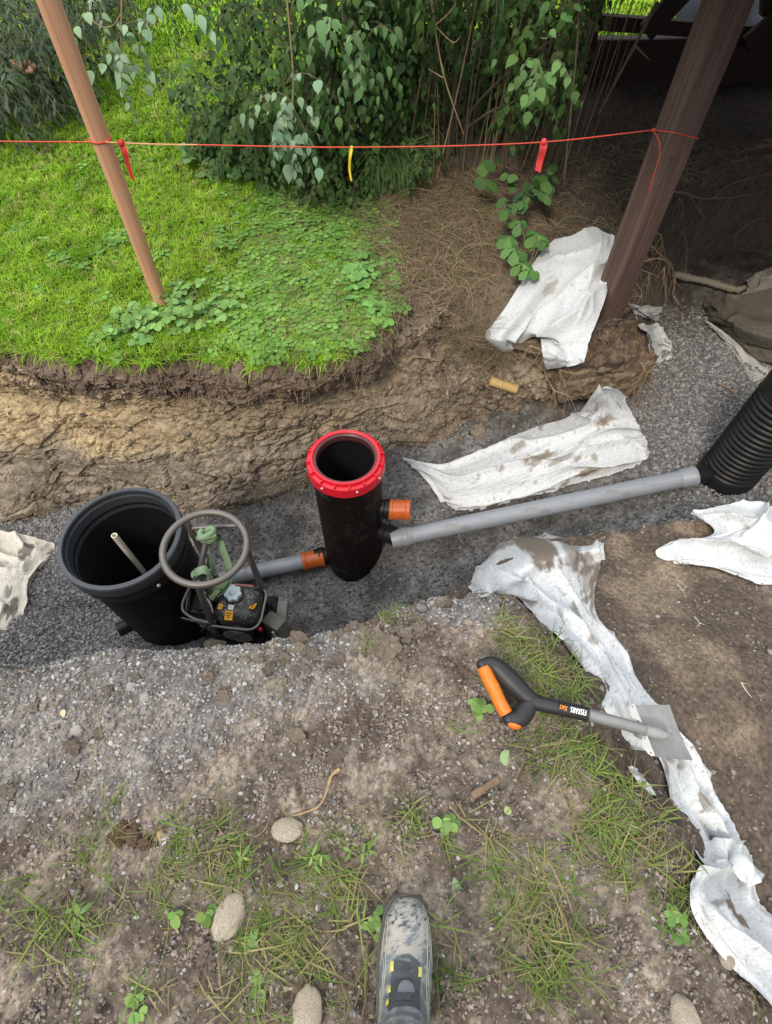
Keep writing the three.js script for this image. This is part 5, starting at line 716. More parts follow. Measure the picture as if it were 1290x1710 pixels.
rootThing('root', 'tiny white root scrap on soil below the crumpled fabric heap', 'root', [[[1132, 975], [1140, 985], [1146, 978]], [[1140, 985], [1144, 995]]], std({ color: rgb(0.55, 0.5, 0.42), roughness: 0.8 }), 0.0022, 0.004);
rootThing('wire', 'thin grey wire loop sticking up beside the long grey pipe', 'wire', [[[835, 880, 0.02], [845, 873, 0.06], [855, 878, 0.06], [858, 892, 0.02]]], std({ color: rgb(0.3, 0.29, 0.27), roughness: 0.5 }), 0.0025, 0.02);
rootThing('root', 'yellowish root lying on gravel left of the ribbed shaft', 'root', [[[1200, 640], [1214, 645], [1226, 655], [1232, 668]]], M.root, 0.006, 0.012);
{ const a = on(788, 1330, 0.008), b = on(830, 1303, 0.012), t = thing('wood_chip', 'broken piece of light brown bark on soil below the shovel handle', 'bark piece', a); part(t, 'bark', tube([a, a.clone().lerp(b, 0.5).add(V(0, 0.004, 0)), b], s => 0.011 * (0.9 + 0.15 * Math.sin(s * 9)), 14, 6), std({ color: rgb(0.3, 0.2, 0.13), roughness: 0.9, map: woodMap })); }
{ const a = on(215, 1395, 0.012), t = thing('wood_chip', 'crumbling brown bark lump in the soil at the left', 'bark piece', a); part(t, 'bark', [[190, 1400, 0.016], [205, 1385, 0.02], [222, 1398, 0.022], [240, 1408, 0.016], [226, 1378, 0.015], [256, 1414, 0.011], [200, 1408, 0.013]].map(([x, y, q], i) => { const p = on(x, y, 0.002); return rockGeo(60 + i, 3, 0.7, 1.8).clone().scale(q, q * 0.5, q * 0.75).rotateY(i * 1.3).translate(p.x, p.y, p.z); }), std({ color: rgb(0.2, 0.125, 0.08), roughness: 0.95, map: woodMap, bumpMap: woodMap, bumpScale: 0.006 })); }

// leaf shapes: unit length along +z from the stalk, top towards +y
function leafGeo(ws, ts, fold = 0.18, droop = 0.25, wavy = 0) {
  const pos = [], idx = []; ts.forEach((t, i) => { const w = ws[i], y = -droop * t * t, e = wavy * (i % 2 ? 1 : -1); pos.push(-w, y + fold * w + e * 0.03, t - (w > 0.01 ? 0.03 : 0), 0, y, t, w, y + fold * w - e * 0.03, t - (w > 0.01 ? 0.03 : 0)); });
  for (let i = 0; i < ts.length - 1; i++) { const a = i * 3, b = a + 3; idx.push(a, b, a + 1, a + 1, b, b + 1, a + 1, b + 1, a + 2, a + 2, b + 1, b + 2); }
  const g = new THREE.BufferGeometry(); g.setAttribute('position', new THREE.Float32BufferAttribute(pos, 3)); g.setIndex(idx); g.computeVertexNormals(); return g;
}
const ovate = leafGeo([0.01, 0.22, 0.33, 0.3, 0.19, 0.07, 0], [0, 0.12, 0.32, 0.52, 0.74, 0.9, 1]);
const ovateB = leafGeo([0.01, 0.16, 0.26, 0.27, 0.2, 0.08, 0], [0, 0.1, 0.28, 0.5, 0.72, 0.88, 1], 0.35, 0.45), ovateC = leafGeo([0.01, 0.26, 0.36, 0.29, 0.24, 0.06, 0], [0, 0.14, 0.34, 0.52, 0.66, 0.86, 1], 0.05, 0.1, 0.6);
const roundLeaf = leafGeo([0.01, 0.28, 0.42, 0.42, 0.27, 0.02], [0, 0.14, 0.36, 0.64, 0.88, 1], 0.12, 0.12);
const obovate = leafGeo([0.02, 0.05, 0.13, 0.2, 0.3, 0.27, 0.33, 0.18, 0.01], [0, 0.15, 0.35, 0.48, 0.6, 0.7, 0.8, 0.94, 1], 0.15, 0.3, 0.5);
const lance = leafGeo([0.01, 0.1, 0.15, 0.12, 0.06, 0], [0, 0.2, 0.45, 0.7, 0.88, 1], 0.2, 0.3);
const FAX = V(), FAY = V(), FAZ = V();
function leafMatrix(p, dir, up, s, ws = 1) { FAZ.copy(dir).normalize(); FAX.copy(up).cross(FAZ).normalize(); FAY.copy(FAZ).cross(FAX); return new THREE.Matrix4().makeBasis(FAX.clone().multiplyScalar(s * ws), FAY.clone().multiplyScalar(s), FAZ.clone().multiplyScalar(s)).setPosition(p); }
const leafMats = new Map();
function leavesOf(t, list, geos, most, minPx = 10) {
  if (!Array.isArray(geos)) geos = [geos]; list.forEach((l, i) => { l.g = (i * 7 + (i >> 2)) % geos.length; }); // the leaves that show largest are meshes of their own, the rest one foliage part
  for (const l of list) { const p = V().setFromMatrixPosition(l.m); l.px = inPhoto(p, 0) ? photoSize(p, l.s) * (l.front ?? 1) : 0; }
  list.sort((a, b) => b.px - a.px); const n = Math.min(most, list.filter(l => l.px >= minPx).length), inv = new THREE.Matrix4().makeTranslation(-t.position.x, -t.position.y, -t.position.z);
  list.forEach((l, i) => { if (i >= n) return; const key = l.c.map(v => Math.round(v * 40) / 40).join(); if (!leafMats.has(key)) { const m = M.leaf.clone(); m.color.setRGB(...l.c.map(v => Math.max(0.008, Math.round(v * 40) / 40))); leafMats.set(key, m); } const m = shade(new THREE.Mesh(geos[l.g], leafMats.get(key))); m.name = 'leaf'; m.matrixAutoUpdate = true; inv.clone().multiply(l.m).decompose(m.position, m.quaternion, m.scale); t.add(m); });
  for (let gi = 0; gi < geos.length; gi++) { const rest = list.slice(n).filter(l => l.g === gi); if (!rest.length) continue; const im = new THREE.InstancedMesh(geos[gi], M.leaf, rest.length), c = new THREE.Color(); rest.forEach((l, i) => { im.setMatrixAt(i, inv.clone().multiply(l.m)); im.setColorAt(i, c.setRGB(...l.c)); }); stuff(im, 'foliage', t); }
}
const UP = V(0, 1, 0);
function sprays(clumps, size, colf, r, hang = 0.5, dens = 1) { // leaves set alternately along twigs that leave the clumps outwards and droop
  const out = [], twigs = [];
  for (const { c, r: rad, n } of clumps) for (let k = 0; k < n * dens; k++) {
    const d = V(r() * 2 - 1, r() * 2 - 1, r() * 2 - 1).normalize(), q = Math.pow(r(), 0.45), p = c.clone().add(V(d.x * rad[0] * q, d.y * rad[1] * q, d.z * rad[2] * q));
    let dir = d.clone().add(V((r() - 0.5) * 0.8, -0.1, (r() - 0.5) * 0.8 + 0.25)).normalize(); const len = size * (2.2 + 1.8 * r()), m = 4 + Math.floor(r() * 4), tw = [p.clone()], tone = r();
    for (let i = 0; i < m; i++) { p.addScaledVector(dir, len / m); dir.add(V((r() - 0.5) * 0.3, -hang * 0.35, (r() - 0.5) * 0.3)).normalize(); tw.push(p.clone()); const sd = dir.clone().cross(UP).normalize().multiplyScalar(i % 2 ? 1 : -1), ld = dir.clone().multiplyScalar(0.5).addScaledVector(sd, i === m - 1 ? 0.1 : 0.9).add(V(0, -hang * (0.35 + 0.6 * r()), 0)).normalize(), un = V((r() - 0.5) * 0.7, 1, (r() - 0.5) * 0.7 + 0.35).normalize(), s = size * (0.45 + 0.85 * r() * r() + 0.25 * r()); out.push({ m: leafMatrix(p, ld, un, s, 0.85 + 0.3 * r()), s, c: colf(r, q, tone, p), front: q }); }
    twigs.push(tw);
  }
  return { out, twigs };
}
function shrub(name, label, foot, clumps, size, colf, seed, stems, o = {}) {
  const r = rng(seed), t = thing(name, label, o.category || 'shrub', foot), { out, twigs } = sprays(clumps, size, colf, r, o.hang ?? 0.5, o.dens ?? 1);
  for (const c of clumps) { if (c.noStem || o.noStem) continue; const a = foot.clone().add(V((r() - 0.5) * 0.25, -0.03, (r() - 0.5) * 0.25)), m = a.clone().lerp(c.c, 0.55).add(V((r() - 0.5) * 0.2, 0.15, (r() - 0.5) * 0.2)); part(t, 'branch', tube([a, m, c.c], s => 0.016 * (1 - 0.75 * s), 14, 6), M.stem); }
  for (const s of stems || []) part(t, 'stem', tube(s.p, k => s.r * (1 - 0.4 * k), s.p.length * 4, 5), s.m || M.stem);
  const tg = twigs.filter((_, i) => i % 2 === 0).map(tw => tube(tw, 0.0022, tw.length * 2, 4, false)); if (tg.length) { const m = part(t, 'twigs', tg, M.stem); m.userData.kind = 'stuff'; }
  leavesOf(t, out, o.geo || [ovate, ovateB, ovateC], o.most ?? 300); return t;
}
const vary = (a, b) => (r, q, tone) => { const k = (0.7 + 0.6 * r()), c = mix3(a, b, clamp(tone * 0.7 + 0.4 * r())); return c.map(v => v * k); };
const C = (px, py, z, rx, ry, rz, n, o) => ({ c: atz(px, py, z), r: [rx, ry, rz], n, ...o });
{ // the big overhanging shrub with its curtain of bare stems
  const r = rng(501), stems = [];
  for (let k = 0; k < 100; k++) { const px = 640 + 320 * Math.pow(r(), 0.9), b = atz(px + (r() - 0.5) * 60, 262 + 40 * r(), -4.35 - 0.5 * r()), top = V(b.x * 0.95 + (r() - 0.5) * 0.5, 1.0 + r() * 0.6, b.z + 0.15 - 0.6 * r() + 0.35); b.y = -0.64; const m = b.clone().lerp(top, 0.5).add(V((r() - 0.5) * 0.14, 0, (r() - 0.5) * 0.14)); stems.push({ p: [b, m, top], r: 0.003 + 0.006 * r() * r(), m: r() < 0.35 ? M.root : M.stem }); }
  shrub('overhanging_shrub', 'large dark green shrub overhanging the lawn and earth bank, centre top', V(0.35, -0.6, -4.9), [
    C(460, 50, -5.0, 0.3, 0.3, 0.35, 60), C(390, 20, -5.3, 0.22, 0.12, 0.3, 24), C(500, 170, -4.55, 0.5, 0.36, 0.42, 190), C(420, 215, -4.7, 0.36, 0.26, 0.32, 130), C(565, 60, -4.35, 0.42, 0.42, 0.42, 170), C(500, 268, -4.5, 0.35, 0.16, 0.22, 110), C(600, 190, -4.7, 0.32, 0.32, 0.32, 80), C(385, 268, -4.75, 0.3, 0.13, 0.22, 80), C(350, 180, -5.0, 0.24, 0.3, 0.22, 50), C(655, 50, -4.5, 0.3, 0.34, 0.35, 70), C(720, 0, -4.5, 0.36, 0.16, 0.35, 50), C(820, -5, -4.4, 0.3, 0.14, 0.28, 45), C(915, 70, -4.2, 0.17, 0.24, 0.2, 44), C(680, 232, -4.4, 0.12, 0.13, 0.12, 26), C(640, 275, -4.3, 0.15, 0.12, 0.13, 30), C(900, 160, -4.15, 0.15, 0.09, 0.12, 16), C(560, 305, -4.25, 0.2, 0.08, 0.13, 36), C(690, 150, -4.5, 0.1, 0.16, 0.12, 14),
    C(760, 110, -5.5, 0.75, 0.8, 0.3, 200, { noStem: 1 }), C(600, -190, -4.5, 0.9, 0.4, 0.8, 220, { noStem: 1 }), C(820, -190, -4.4, 0.9, 0.4, 0.8, 220, { noStem: 1 }), C(310, 150, -5.2, 0.12, 0.2, 0.15, 14), C(720, 60, -6.0, 0.6, 0.7, 0.4, 220, { noStem: 1 }), C(880, 60, -5.6, 0.45, 0.6, 0.35, 170, { noStem: 1 }), C(800, 150, -5.2, 0.6, 0.3, 0.3, 120, { noStem: 1 })],  // includes two unseen overhead leaf masses, added to shade the shrub inside
    0.064, vary([0.026, 0.062, 0.016], [0.085, 0.16, 0.042]), 41, stems, { hang: 0.7, dens: 1.75 });
}
shrub('leafy_branch', 'pale green hanging leafy branch in front of the dark shrub', atz(488, 30, -3.75), [C(492, 190, -3.72, 0.05, 0.18, 0.05, 7), C(490, 225, -3.7, 0.08, 0.07, 0.07, 9), C(470, 150, -3.74, 0.05, 0.06, 0.05, 3)], 0.078, vary([0.13, 0.23, 0.13], [0.22, 0.33, 0.2]), 43, [{ p: [atz(478, -20, -3.75), atz(485, 60, -3.74), atz(490, 130, -3.73), atz(487, 215, -3.72)], r: 0.005, m: M.root }], { hang: 0.9, category: 'branch', noStem: 1 });
shrub('leafy_branch', 'mid green leaf spray lit at the upper right of the big shrub', atz(600, 60, -3.85), [C(590, 90, -3.85, 0.16, 0.1, 0.1, 12), C(560, 60, -3.9, 0.1, 0.12, 0.1, 7)], 0.078, vary([0.09, 0.19, 0.07], [0.16, 0.28, 0.11]), 44, [], { hang: 0.9, category: 'branch', noStem: 1 });
shrub('leafy_branch', 'bright green leaf spray above the right red ribbon', atz(915, 80, -3.7), [C(905, 112, -3.7, 0.1, 0.09, 0.08, 9), C(920, 130, -3.68, 0.06, 0.04, 0.05, 4)], 0.078, vary([0.1, 0.2, 0.06], [0.16, 0.3, 0.1]), 45, [], { hang: 0.8, category: 'branch', noStem: 1 });
shrub('dark_shrub', 'dark glossy shrub at the left edge behind the stake', V(-3.7, -0.5, -5.6), [C(20, 200, -5.15, 0.4, 0.35, 0.35, 130), C(60, 110, -5.7, 0.5, 0.45, 0.4, 160), C(10, 60, -5.5, 0.5, 0.5, 0.5, 150), C(10, 130, -5.2, 0.35, 0.3, 0.3, 100), C(60, 10, -5.9, 0.6, 0.4, 0.5, 140), C(-60, 120, -5.4, 0.5, 0.6, 0.5, 110), C(0, -90, -5.6, 0.8, 0.5, 0.6, 120)], 0.085, vary([0.035, 0.06, 0.032], [0.11, 0.15, 0.085]), 46, [], { geo: lance, most: 250 });
shrub('dark_shrub', 'shaded dark shrub behind the round stake at the far lawn edge', V(-3.0, -0.35, -7.4), [C(150, 40, -7.2, 0.6, 0.5, 0.5, 160), C(215, 20, -7.6, 0.35, 0.5, 0.4, 110), C(185, 100, -7.0, 0.35, 0.28, 0.3, 100), C(120, 100, -7.0, 0.4, 0.35, 0.3, 90), C(180, -70, -7.4, 0.8, 0.5, 0.6, 120), C(90, 30, -7.0, 0.5, 0.5, 0.4, 120)], 0.09, vary([0.03, 0.05, 0.025], [0.075, 0.11, 0.055]), 47, [], { geo: lance, most: 200 });
{ const fl = std({ color: rgb(0.42, 0.25, 0.17), roughness: 0.9 }), r = rng(61), c = atz(38, 110, -5.2), t = thing('seed_head', 'small pinkish brown seed head on the dark shrub at the left', 'seed head', c); const gs = []; for (let k = 0; k < 26; k++) gs.push(new THREE.IcosahedronGeometry(0.013 + 0.008 * r(), 1).translate(c.x + (r() - 0.5) * 0.16, c.y + (r() - 0.5) * 0.07, c.z + (r() - 0.5) * 0.08)); part(t, 'seeds', gs, fl); part(t, 'stalk', tube([c.clone().add(V(-0.05, -0.2, -0.05)), c], 0.004, 4, 5), M.stem); }
shrub('hanging_vine', 'thin hanging vine with pale green leaves right of the stake top', atz(204, -30, -3.9), [C(196, 108, -3.88, 0.09, 0.1, 0.06, 7), C(163, 10, -3.9, 0.1, 0.07, 0.06, 8)], 0.075, vary([0.17, 0.27, 0.15], [0.28, 0.4, 0.24]), 48, [{ p: [atz(204, -30, -3.9), atz(203, 40, -3.9), atz(201, 125, -3.88)], r: 0.006, m: M.root }, { p: [atz(150, 30, -3.9), atz(170, 45, -3.9), atz(190, 42, -3.9), atz(201, 25, -3.9)], r: 0.004, m: M.root }], { geo: ovate, noStem: 1, category: 'vine', hang: 0.6 });
shrub('hanging_vine', 'few pale leaves hanging at the top edge over the lawn path', atz(272, -30, -3.8), [C(272, 15, -3.8, 0.03, 0.09, 0.03, 2), C(262, 45, -3.8, 0.03, 0.04, 0.03, 1)], 0.085, vary([0.2, 0.32, 0.2], [0.28, 0.42, 0.27]), 49, [], { noStem: 1, category: 'vine', hang: 0.9 });
rootThing('bare_branch', 'long bare grey branch slanting down in front of the dark beam', 'branch', [[atz(1098, 5, -4.7), atz(1060, 80, -4.5), atz(1000, 190, -4.3)], [atz(1060, 75, -4.5), atz(1075, 90, -4.5), atz(1085, 100, -4.5)]], M.rootDark, 0.014, 0);
rootThing('bare_branch', 'thin bare vine stem hanging to the ground left of the brown post', 'vine', [[atz(968, -20, -4.0), atz(964, 60, -4.0), atz(955, 170, -3.95), atz(942, 310, -3.9)]], M.stem, 0.008, 0);
rootThing('bare_branch', 'pale crooked bare twig hanging in the stem curtain of the shrub', 'twig', [[atz(720, -10, -4.0), atz(728, 60, -4.0), atz(742, 130, -3.98), atz(775, 225, -3.95)], [atz(728, 45, -4.0), atz(760, 70, -4.0), atz(770, 60, -4.0)], [atz(728, 42, -4.0), atz(750, 20, -4.0), atz(762, 5, -4)], [atz(740, 130, -4.0), atz(715, 115, -4.0)]], M.root, 0.007, 0);
{ // sapling in front of the dry bank
  const f = on(872, 470), t = thing('leafy_sapling', 'young sapling with lobed green leaves beside the leaning white fabric', 'sapling', f), r = rng(71), L = [];
  const heads = [[860, 415, 0.14], [898, 390, 0.15], [872, 440, 0.13], [905, 400, 0.12], [850, 395, 0.12], [885, 450, 0.11], [868, 370, 0.12]].map(([x, y, s]) => [x, y, s * 0.75]).map(([x, y, s]) => [on(x, y, 0.16), s]);
  for (const [h, s] of heads) { part(t, 'stem', tube([f, f.clone().lerp(h, 0.5).add(V(0.02, 0.05, 0)), h], k => 0.006 * (1 - 0.6 * k), 10, 5), M.stem); for (let k = 0; k < 6; k++) { const a = k / 6 * 6.28 + r(); L.push({ m: leafMatrix(h, V(Math.cos(a), -0.15 - 0.3 * r(), Math.sin(a)), V((r() - 0.5) * 0.4, 1, 0.3), s * (0.75 + 0.4 * r())), s, c: vary([0.07, 0.17, 0.045], [0.14, 0.28, 0.08])(r, 1, r()) }); } }
  leavesOf(t, L, obovate, 80);
}
{
  const f = on(905, 345), t = thing('leafy_sapling', 'dull green sapling with round leaves below the right red ribbon', 'sapling', f), r = rng(72), L = [];
  for (const [x, y] of [[860, 300], [880, 318], [905, 300], [918, 285], [870, 335], [895, 325], [855, 340], [815, 270], [805, 300], [840, 350], [910, 318]]) { const h = on(x, y, 0.2); part(t, 'stem', tube([f, f.clone().lerp(h, 0.5).add(V(0.0, 0.08, 0)), h], k => 0.005 * (1 - 0.6 * k), 10, 5), M.stem); for (let k = 0; k < 5; k++) { const a = r() * 6.28; const s = 0.06 + 0.045 * r(); L.push({ m: leafMatrix(h.clone().add(V((r() - 0.5) * 0.1, (r() - 0.5) * 0.08, (r() - 0.5) * 0.1)), V(Math.cos(a), -0.3 - 0.3 * r(), Math.sin(a) + 0.3), V((r() - 0.5) * 0.5, 1, 0.4), s), s, c: vary([0.05, 0.12, 0.035], [0.1, 0.2, 0.06])(r, 1, r()) }); } }
  leavesOf(t, L, roundLeaf, 80);
}
function weeds(name, label, spots, size, colf, seed, geo = roundLeaf, n = 7, lift = 0.09, spread = 0.1, category = 'weeds') { // low leafy plants
  const f = on(spots[0][0], spots[0][1]), t = thing(name, label, category, f), r = rng(seed), L = [], st = [];
  for (const [x, y, k = 1] of spots) { const b = on(x, y); for (let i = 0; i < n * k; i++) { const a = r() * 6.28, d = spread * Math.sqrt(r()), h = b.clone().add(V(Math.cos(a) * d, lift * (0.35 + 0.75 * r()) * (1 - 0.4 * d / spread), Math.sin(a) * d)); st.push(tube([b, b.clone().lerp(h, 0.5).add(V(0, lift * 0.25, 0)), h], 0.0016, 5, 4, false)); const a2 = r() * 6.28; for (let q = 0; q < 3; q++) { const aa = a2 + (q - 1) * 1.5, s = size * (0.65 + 0.6 * r()); L.push({ m: leafMatrix(h, V(Math.cos(aa), 0.05 - 0.3 * r(), Math.sin(aa)), V((r() - 0.5) * 0.5, 1, 0.15 + (r() - 0.5) * 0.5), s), s, c: colf(r, 1, r()) }); } } }
  if (st.length) { const m = part(t, 'stalks', st, M.stemGreen); m.userData.kind = 'stuff'; } leavesOf(t, L, geo, 120); return t;
}
const weedC = vary([0.1, 0.22, 0.05], [0.2, 0.36, 0.1]);
weeds('weed_clump', 'leafy green weed clump growing round the foot of the stake', [[245, 540], [270, 552], [230, 560], [300, 530], [325, 520], [350, 530], [365, 515], [310, 550], [290, 505], [250, 560], [380, 525], [340, 500], [215, 545], [335, 545]], 0.045, weedC, 81, roundLeaf, 8, 0.13, 0.13);
weeds('weed_clump', 'bright leafy weed clump at the right corner of the lawn edge', [[600, 450], [612, 462], [590, 468], [605, 480]], 0.06, vary([0.1, 0.24, 0.05], [0.2, 0.38, 0.1]), 82, roundLeaf, 8, 0.12, 0.11);
weeds('weed_clump', 'few fresh green leaves over the bank right of the lawn corner', [[622, 528], [600, 515], [630, 535]], 0.06, vary([0.1, 0.26, 0.05], [0.2, 0.4, 0.1]), 83, roundLeaf, 5, 0.1, 0.09);
weeds('weed_clump', 'dark round-leaved weeds at the foot of the big shrub, left', [[350, 285], [380, 300], [420, 300], [450, 295], [480, 300], [510, 305], [360, 262], [340, 262]], 0.065, vary([0.07, 0.16, 0.05], [0.14, 0.27, 0.09]), 84, roundLeaf, 9, 0.14, 0.16);
for (const [x, y, s, lab, n, geo] of [[408, 1440, 0.026, 'seedling with narrow bright leaves above the egg-shaped stone', 3, lance], [350, 1542, 0.022, 'pair of round seedling leaves just left of the egg-shaped stone', 2, roundLeaf], [297, 1519, 0.024, 'lone round yellow green seedling left of the egg-shaped stone', 1, roundLeaf], [135, 1530, 0.03, 'wilting yellow green weed in soil at the lower left', 4, lance], [412, 1580, 0.022, 'low green seedling right below the egg-shaped stone', 2, roundLeaf], [530, 1430, 0.028, 'long-leaved small weed above right of the egg-shaped stone', 3, lance], [742, 1372, 0.03, 'broad-leaved weed on soil above the boot', 3, roundLeaf], [1078, 1312, 0.022, 'bright green weed leaf beside the small fabric corner', 2, roundLeaf], [240, 1682, 0.022, 'small yellow green seedling at the bottom edge left', 2, roundLeaf], [800, 1180, 0.024, 'drooping pale weed beside the orange shovel grip', 4, roundLeaf], [1130, 1540, 0.022, 'green weed under the rolled fabric at the mound edge', 4, roundLeaf], [1040, 1365, 0.022, 'small green weed on the mound edge right of centre', 2, roundLeaf], [625, 1545, 0.018, 'tiny round-leaved green weed left of the boot toe', 4, roundLeaf], [440, 1640, 0.02, 'low green seedling below the egg-shaped stone near the bottom', 3, roundLeaf], [600, 1430, 0.024, 'faded small weed above the boot toe, centre', 3, lance]]) weeds('seedling', lab, [[x, y]], s, vary([0.1, 0.19, 0.045], [0.2, 0.32, 0.085]), Math.round(x + y), geo, n, 0.03, 0.025, 'seedling');
const fallen = (px, py, s, a, geo, col, label, ws = 1) => { const p = on(px, py, 0.006), m = shade(new THREE.Mesh(geo.clone().applyMatrix4(leafMatrix(V(0, 0, 0), V(Math.sin(a), 0.02, Math.cos(a)), V(0.15, 1, 0.1), s, ws)), std({ color: rgb(...col), roughness: 0.7, side: THREE.DoubleSide }))); m.name = numbered('fallen_leaf'); m.position.copy(p); scene.add(m); tag(m, label, 'leaf'); };
fallen(842, 1278, 0.042, 2.6, roundLeaf, [0.24, 0.36, 0.16], 'round pale green leaf lying on bare soil below the shovel handle', 1.1);
fallen(758, 1465, 0.062, 0.25, lance, [0.2, 0.32, 0.16], 'long narrow green leaf lying on soil right above the boot', 1.3);
fallen(962, 1198, 0.022, 1.6, roundLeaf, [0.24, 0.4, 0.2], 'small round green leaf beside the shovel sleeve', 1.2);
fallen(848, 1362, 0.022, 3, roundLeaf, [0.28, 0.36, 0.14], 'small folded yellow green leaf on soil right of centre');
fallen(268, 1385, 0.028, 0.2, ovate, [0.36, 0.25, 0.12], 'dry brown leaf standing in soil at the left', 0.8);
fallen(105, 1185, 0.022, 0.4, ovate, [0.5, 0.42, 0.26], 'pale dry leaf on the grey gravel at the left');
fallen(775, 1145, 0.04, 0.7, lance, [0.36, 0.3, 0.2], 'dry pale blade-like leaf left of the shovel grip', 1.2);

// ---------------------------------------------------------------- grass, clover and straw
function tuft(nb, len, wid, lean, seed) { const r = rng(seed), pos = [], idx = []; for (let b = 0; b < nb; b++) { const a = r() * 6.28, d = 0.35 * len * Math.sqrt(r()), l = len * (0.5 + 0.6 * r()), w = wid * (0.7 + 0.6 * r()), la = r() * 6.28, k = lean * (0.3 + r()); const bx = Math.cos(a) * d, bz = Math.sin(a) * d, wx = -Math.sin(la) * w, wz = Math.cos(la) * w, s = pos.length / 3; [[0, 0, 1], [0.45, 0.22, 0.9], [0.8, 0.62, 0.6], [1, 1, 0.05]].forEach(([h, o, q]) => { const x = bx + Math.cos(la) * k * l * o, z = bz + Math.sin(la) * k * l * o, y = l * h * (1 - 0.35 * k * o); pos.push(x - wx * q, y, z - wz * q, x + wx * q, y, z + wz * q); }); for (let i = 0; i < 3; i++) { const p = s + i * 2; idx.push(p, p + 1, p + 2, p + 1, p + 3, p + 2); } } const g = new THREE.BufferGeometry(); g.setAttribute('position', new THREE.Float32BufferAttribute(pos, 3)); g.setIndex(idx); g.computeVertexNormals(); return g; }
const yawOn = (q, r, s, tilt = 0.35) => { const n = q.n.clone().lerp(UP, 1 - tilt).normalize(); Q.setFromUnitVectors(UP, n).multiply(new THREE.Quaternion().setFromAxisAngle(UP, r() * 6.28)); return M4.compose(q.p, Q, V(s, s * (0.75 + 0.5 * r()), s)); };
const grassEdge = (x, z) => sst(0.06, -0.12, x + 0.12 * fbm(x * 3, 1, z * 3, 3) + 0.4 * sst(-3.5, -4.3, z));
const patch = (x, z) => { const n = fbm(x * 2.2, 20, z * 2.2, 3); return n; };
const clov = (x, z) => clamp(sst(-1.25, -0.75, x + 0.25 * fbm(x * 3, 6, z * 3, 2)) * sst(-4.4, -4.1, z) * 0.9 + sst(0.25, 0.5, fbm(x * 2.6, 44, z * 2.6, 3)) * 0.5) * sst(0.12, -0.02, x + 0.1 * fbm(x * 6, 3, z * 6, 2));
const lawnC = (r, p) => { const n = fbm(p.x * 1.7, 3, p.z * 1.7, 3), k = (0.65 + 0.55 * r()) * (1 + 0.35 * fbm(p.x * 4, 13, p.z * 4, 2)); let c = mix3([0.15, 0.33, 0.018], [0.29, 0.47, 0.04], clamp(0.5 + 0.7 * n + 0.5 * (r() - 0.5))); if (r() < 0.1) c = [0.42, 0.4, 0.14]; return c.map(v => v * k); };
const lawnPts = scatter(lawn, (x, y, z) => grassEdge(x, z) * (z > -4.6 ? 1 : 0.55) * (1 - 0.5 * clov(x, z)) * (z < -9.5 ? 0 : 1), 42000, 101);
instanced(tuft(10, 0.05, 0.0018, 0.9, 5), M.grass, lawnPts, (q, i, r) => [yawOn(q, r, (0.75 + 0.6 * r()) * (q.p.z < -5 ? 1.5 : 1)), lawnC(r, q.p)], 'lawn_grass', scene, 'bright green mown grass covering the lawn beyond the trench', 'grass');
{ const sprig = mergeGeometries([0, 1, 2, 3].map(k => { const a = k * 1.62, g = roundLeaf.clone(); g.applyMatrix4(leafMatrix(V(Math.cos(a) * 0.1, 0.55 + 0.15 * (k % 2), Math.sin(a) * 0.1), V(Math.cos(a), 0.12, Math.sin(a)), V(0, 1, 0.05), 0.75)); return g; }));
  instanced(sprig, M.leaf, scatter(lawn, (x, y, z) => clov(x, z) * (z > -6 ? 1 : 0.2), 3600, 102), (q, i, r) => [yawOn(q, r, 0.024 + 0.03 * r(), 0.6), vary([0.09, 0.21, 0.035], [0.19, 0.35, 0.08])(r, 1, r())], 'clover', scene, 'small round-leaved clover and ground weeds among the lawn grass', 'ground cover');
  instanced(tuft(7, 0.06, 0.0028, 0.9, 8), M.grass, scatter(lawn, (x, y, z) => (z < -7 && x < 3.5) || (z < -6.45 && x > 0.6) ? 1 : 0, 9000, 108), (q, i, r) => [yawOn(q, r, 2.2 + 1.6 * r()), [0.24 + 0.1 * r(), 0.42 + 0.12 * r(), 0.05]], 'meadow_grass', scene, 'tall bright grass far behind the shrubs and the timber beams', 'grass');
}
// long grass tuft at the foot of the shrub
{ const b = on(655, 330), t = thing('grass_tuft', 'tall pale green grass tuft drooping at the foot of the big shrub', 'grass tuft', b), r = rng(111), gs = []; for (let k = 0; k < 150; k++) { const a = r() * 6.28, l = 0.3 + 0.28 * r(), g = tube([V(0, 0, 0), V(Math.cos(a) * l * 0.16, l * 0.6, Math.sin(a) * l * 0.16), V(Math.cos(a) * l * 0.5, l * 0.72, Math.sin(a) * l * 0.5), V(Math.cos(a) * l * 0.75, l * 0.5, Math.sin(a) * l * 0.75 + 0.04)], s => 0.0026 * (1 - 0.9 * s), 7, 3, false); g.translate(b.x + (r() - 0.5) * 0.24, b.y, b.z + (r() - 0.5) * 0.14); gs.push(g); } part(t, 'blades', gs, std({ color: rgb(0.16, 0.27, 0.08), roughness: 0.8 })).userData.kind = 'stuff'; }
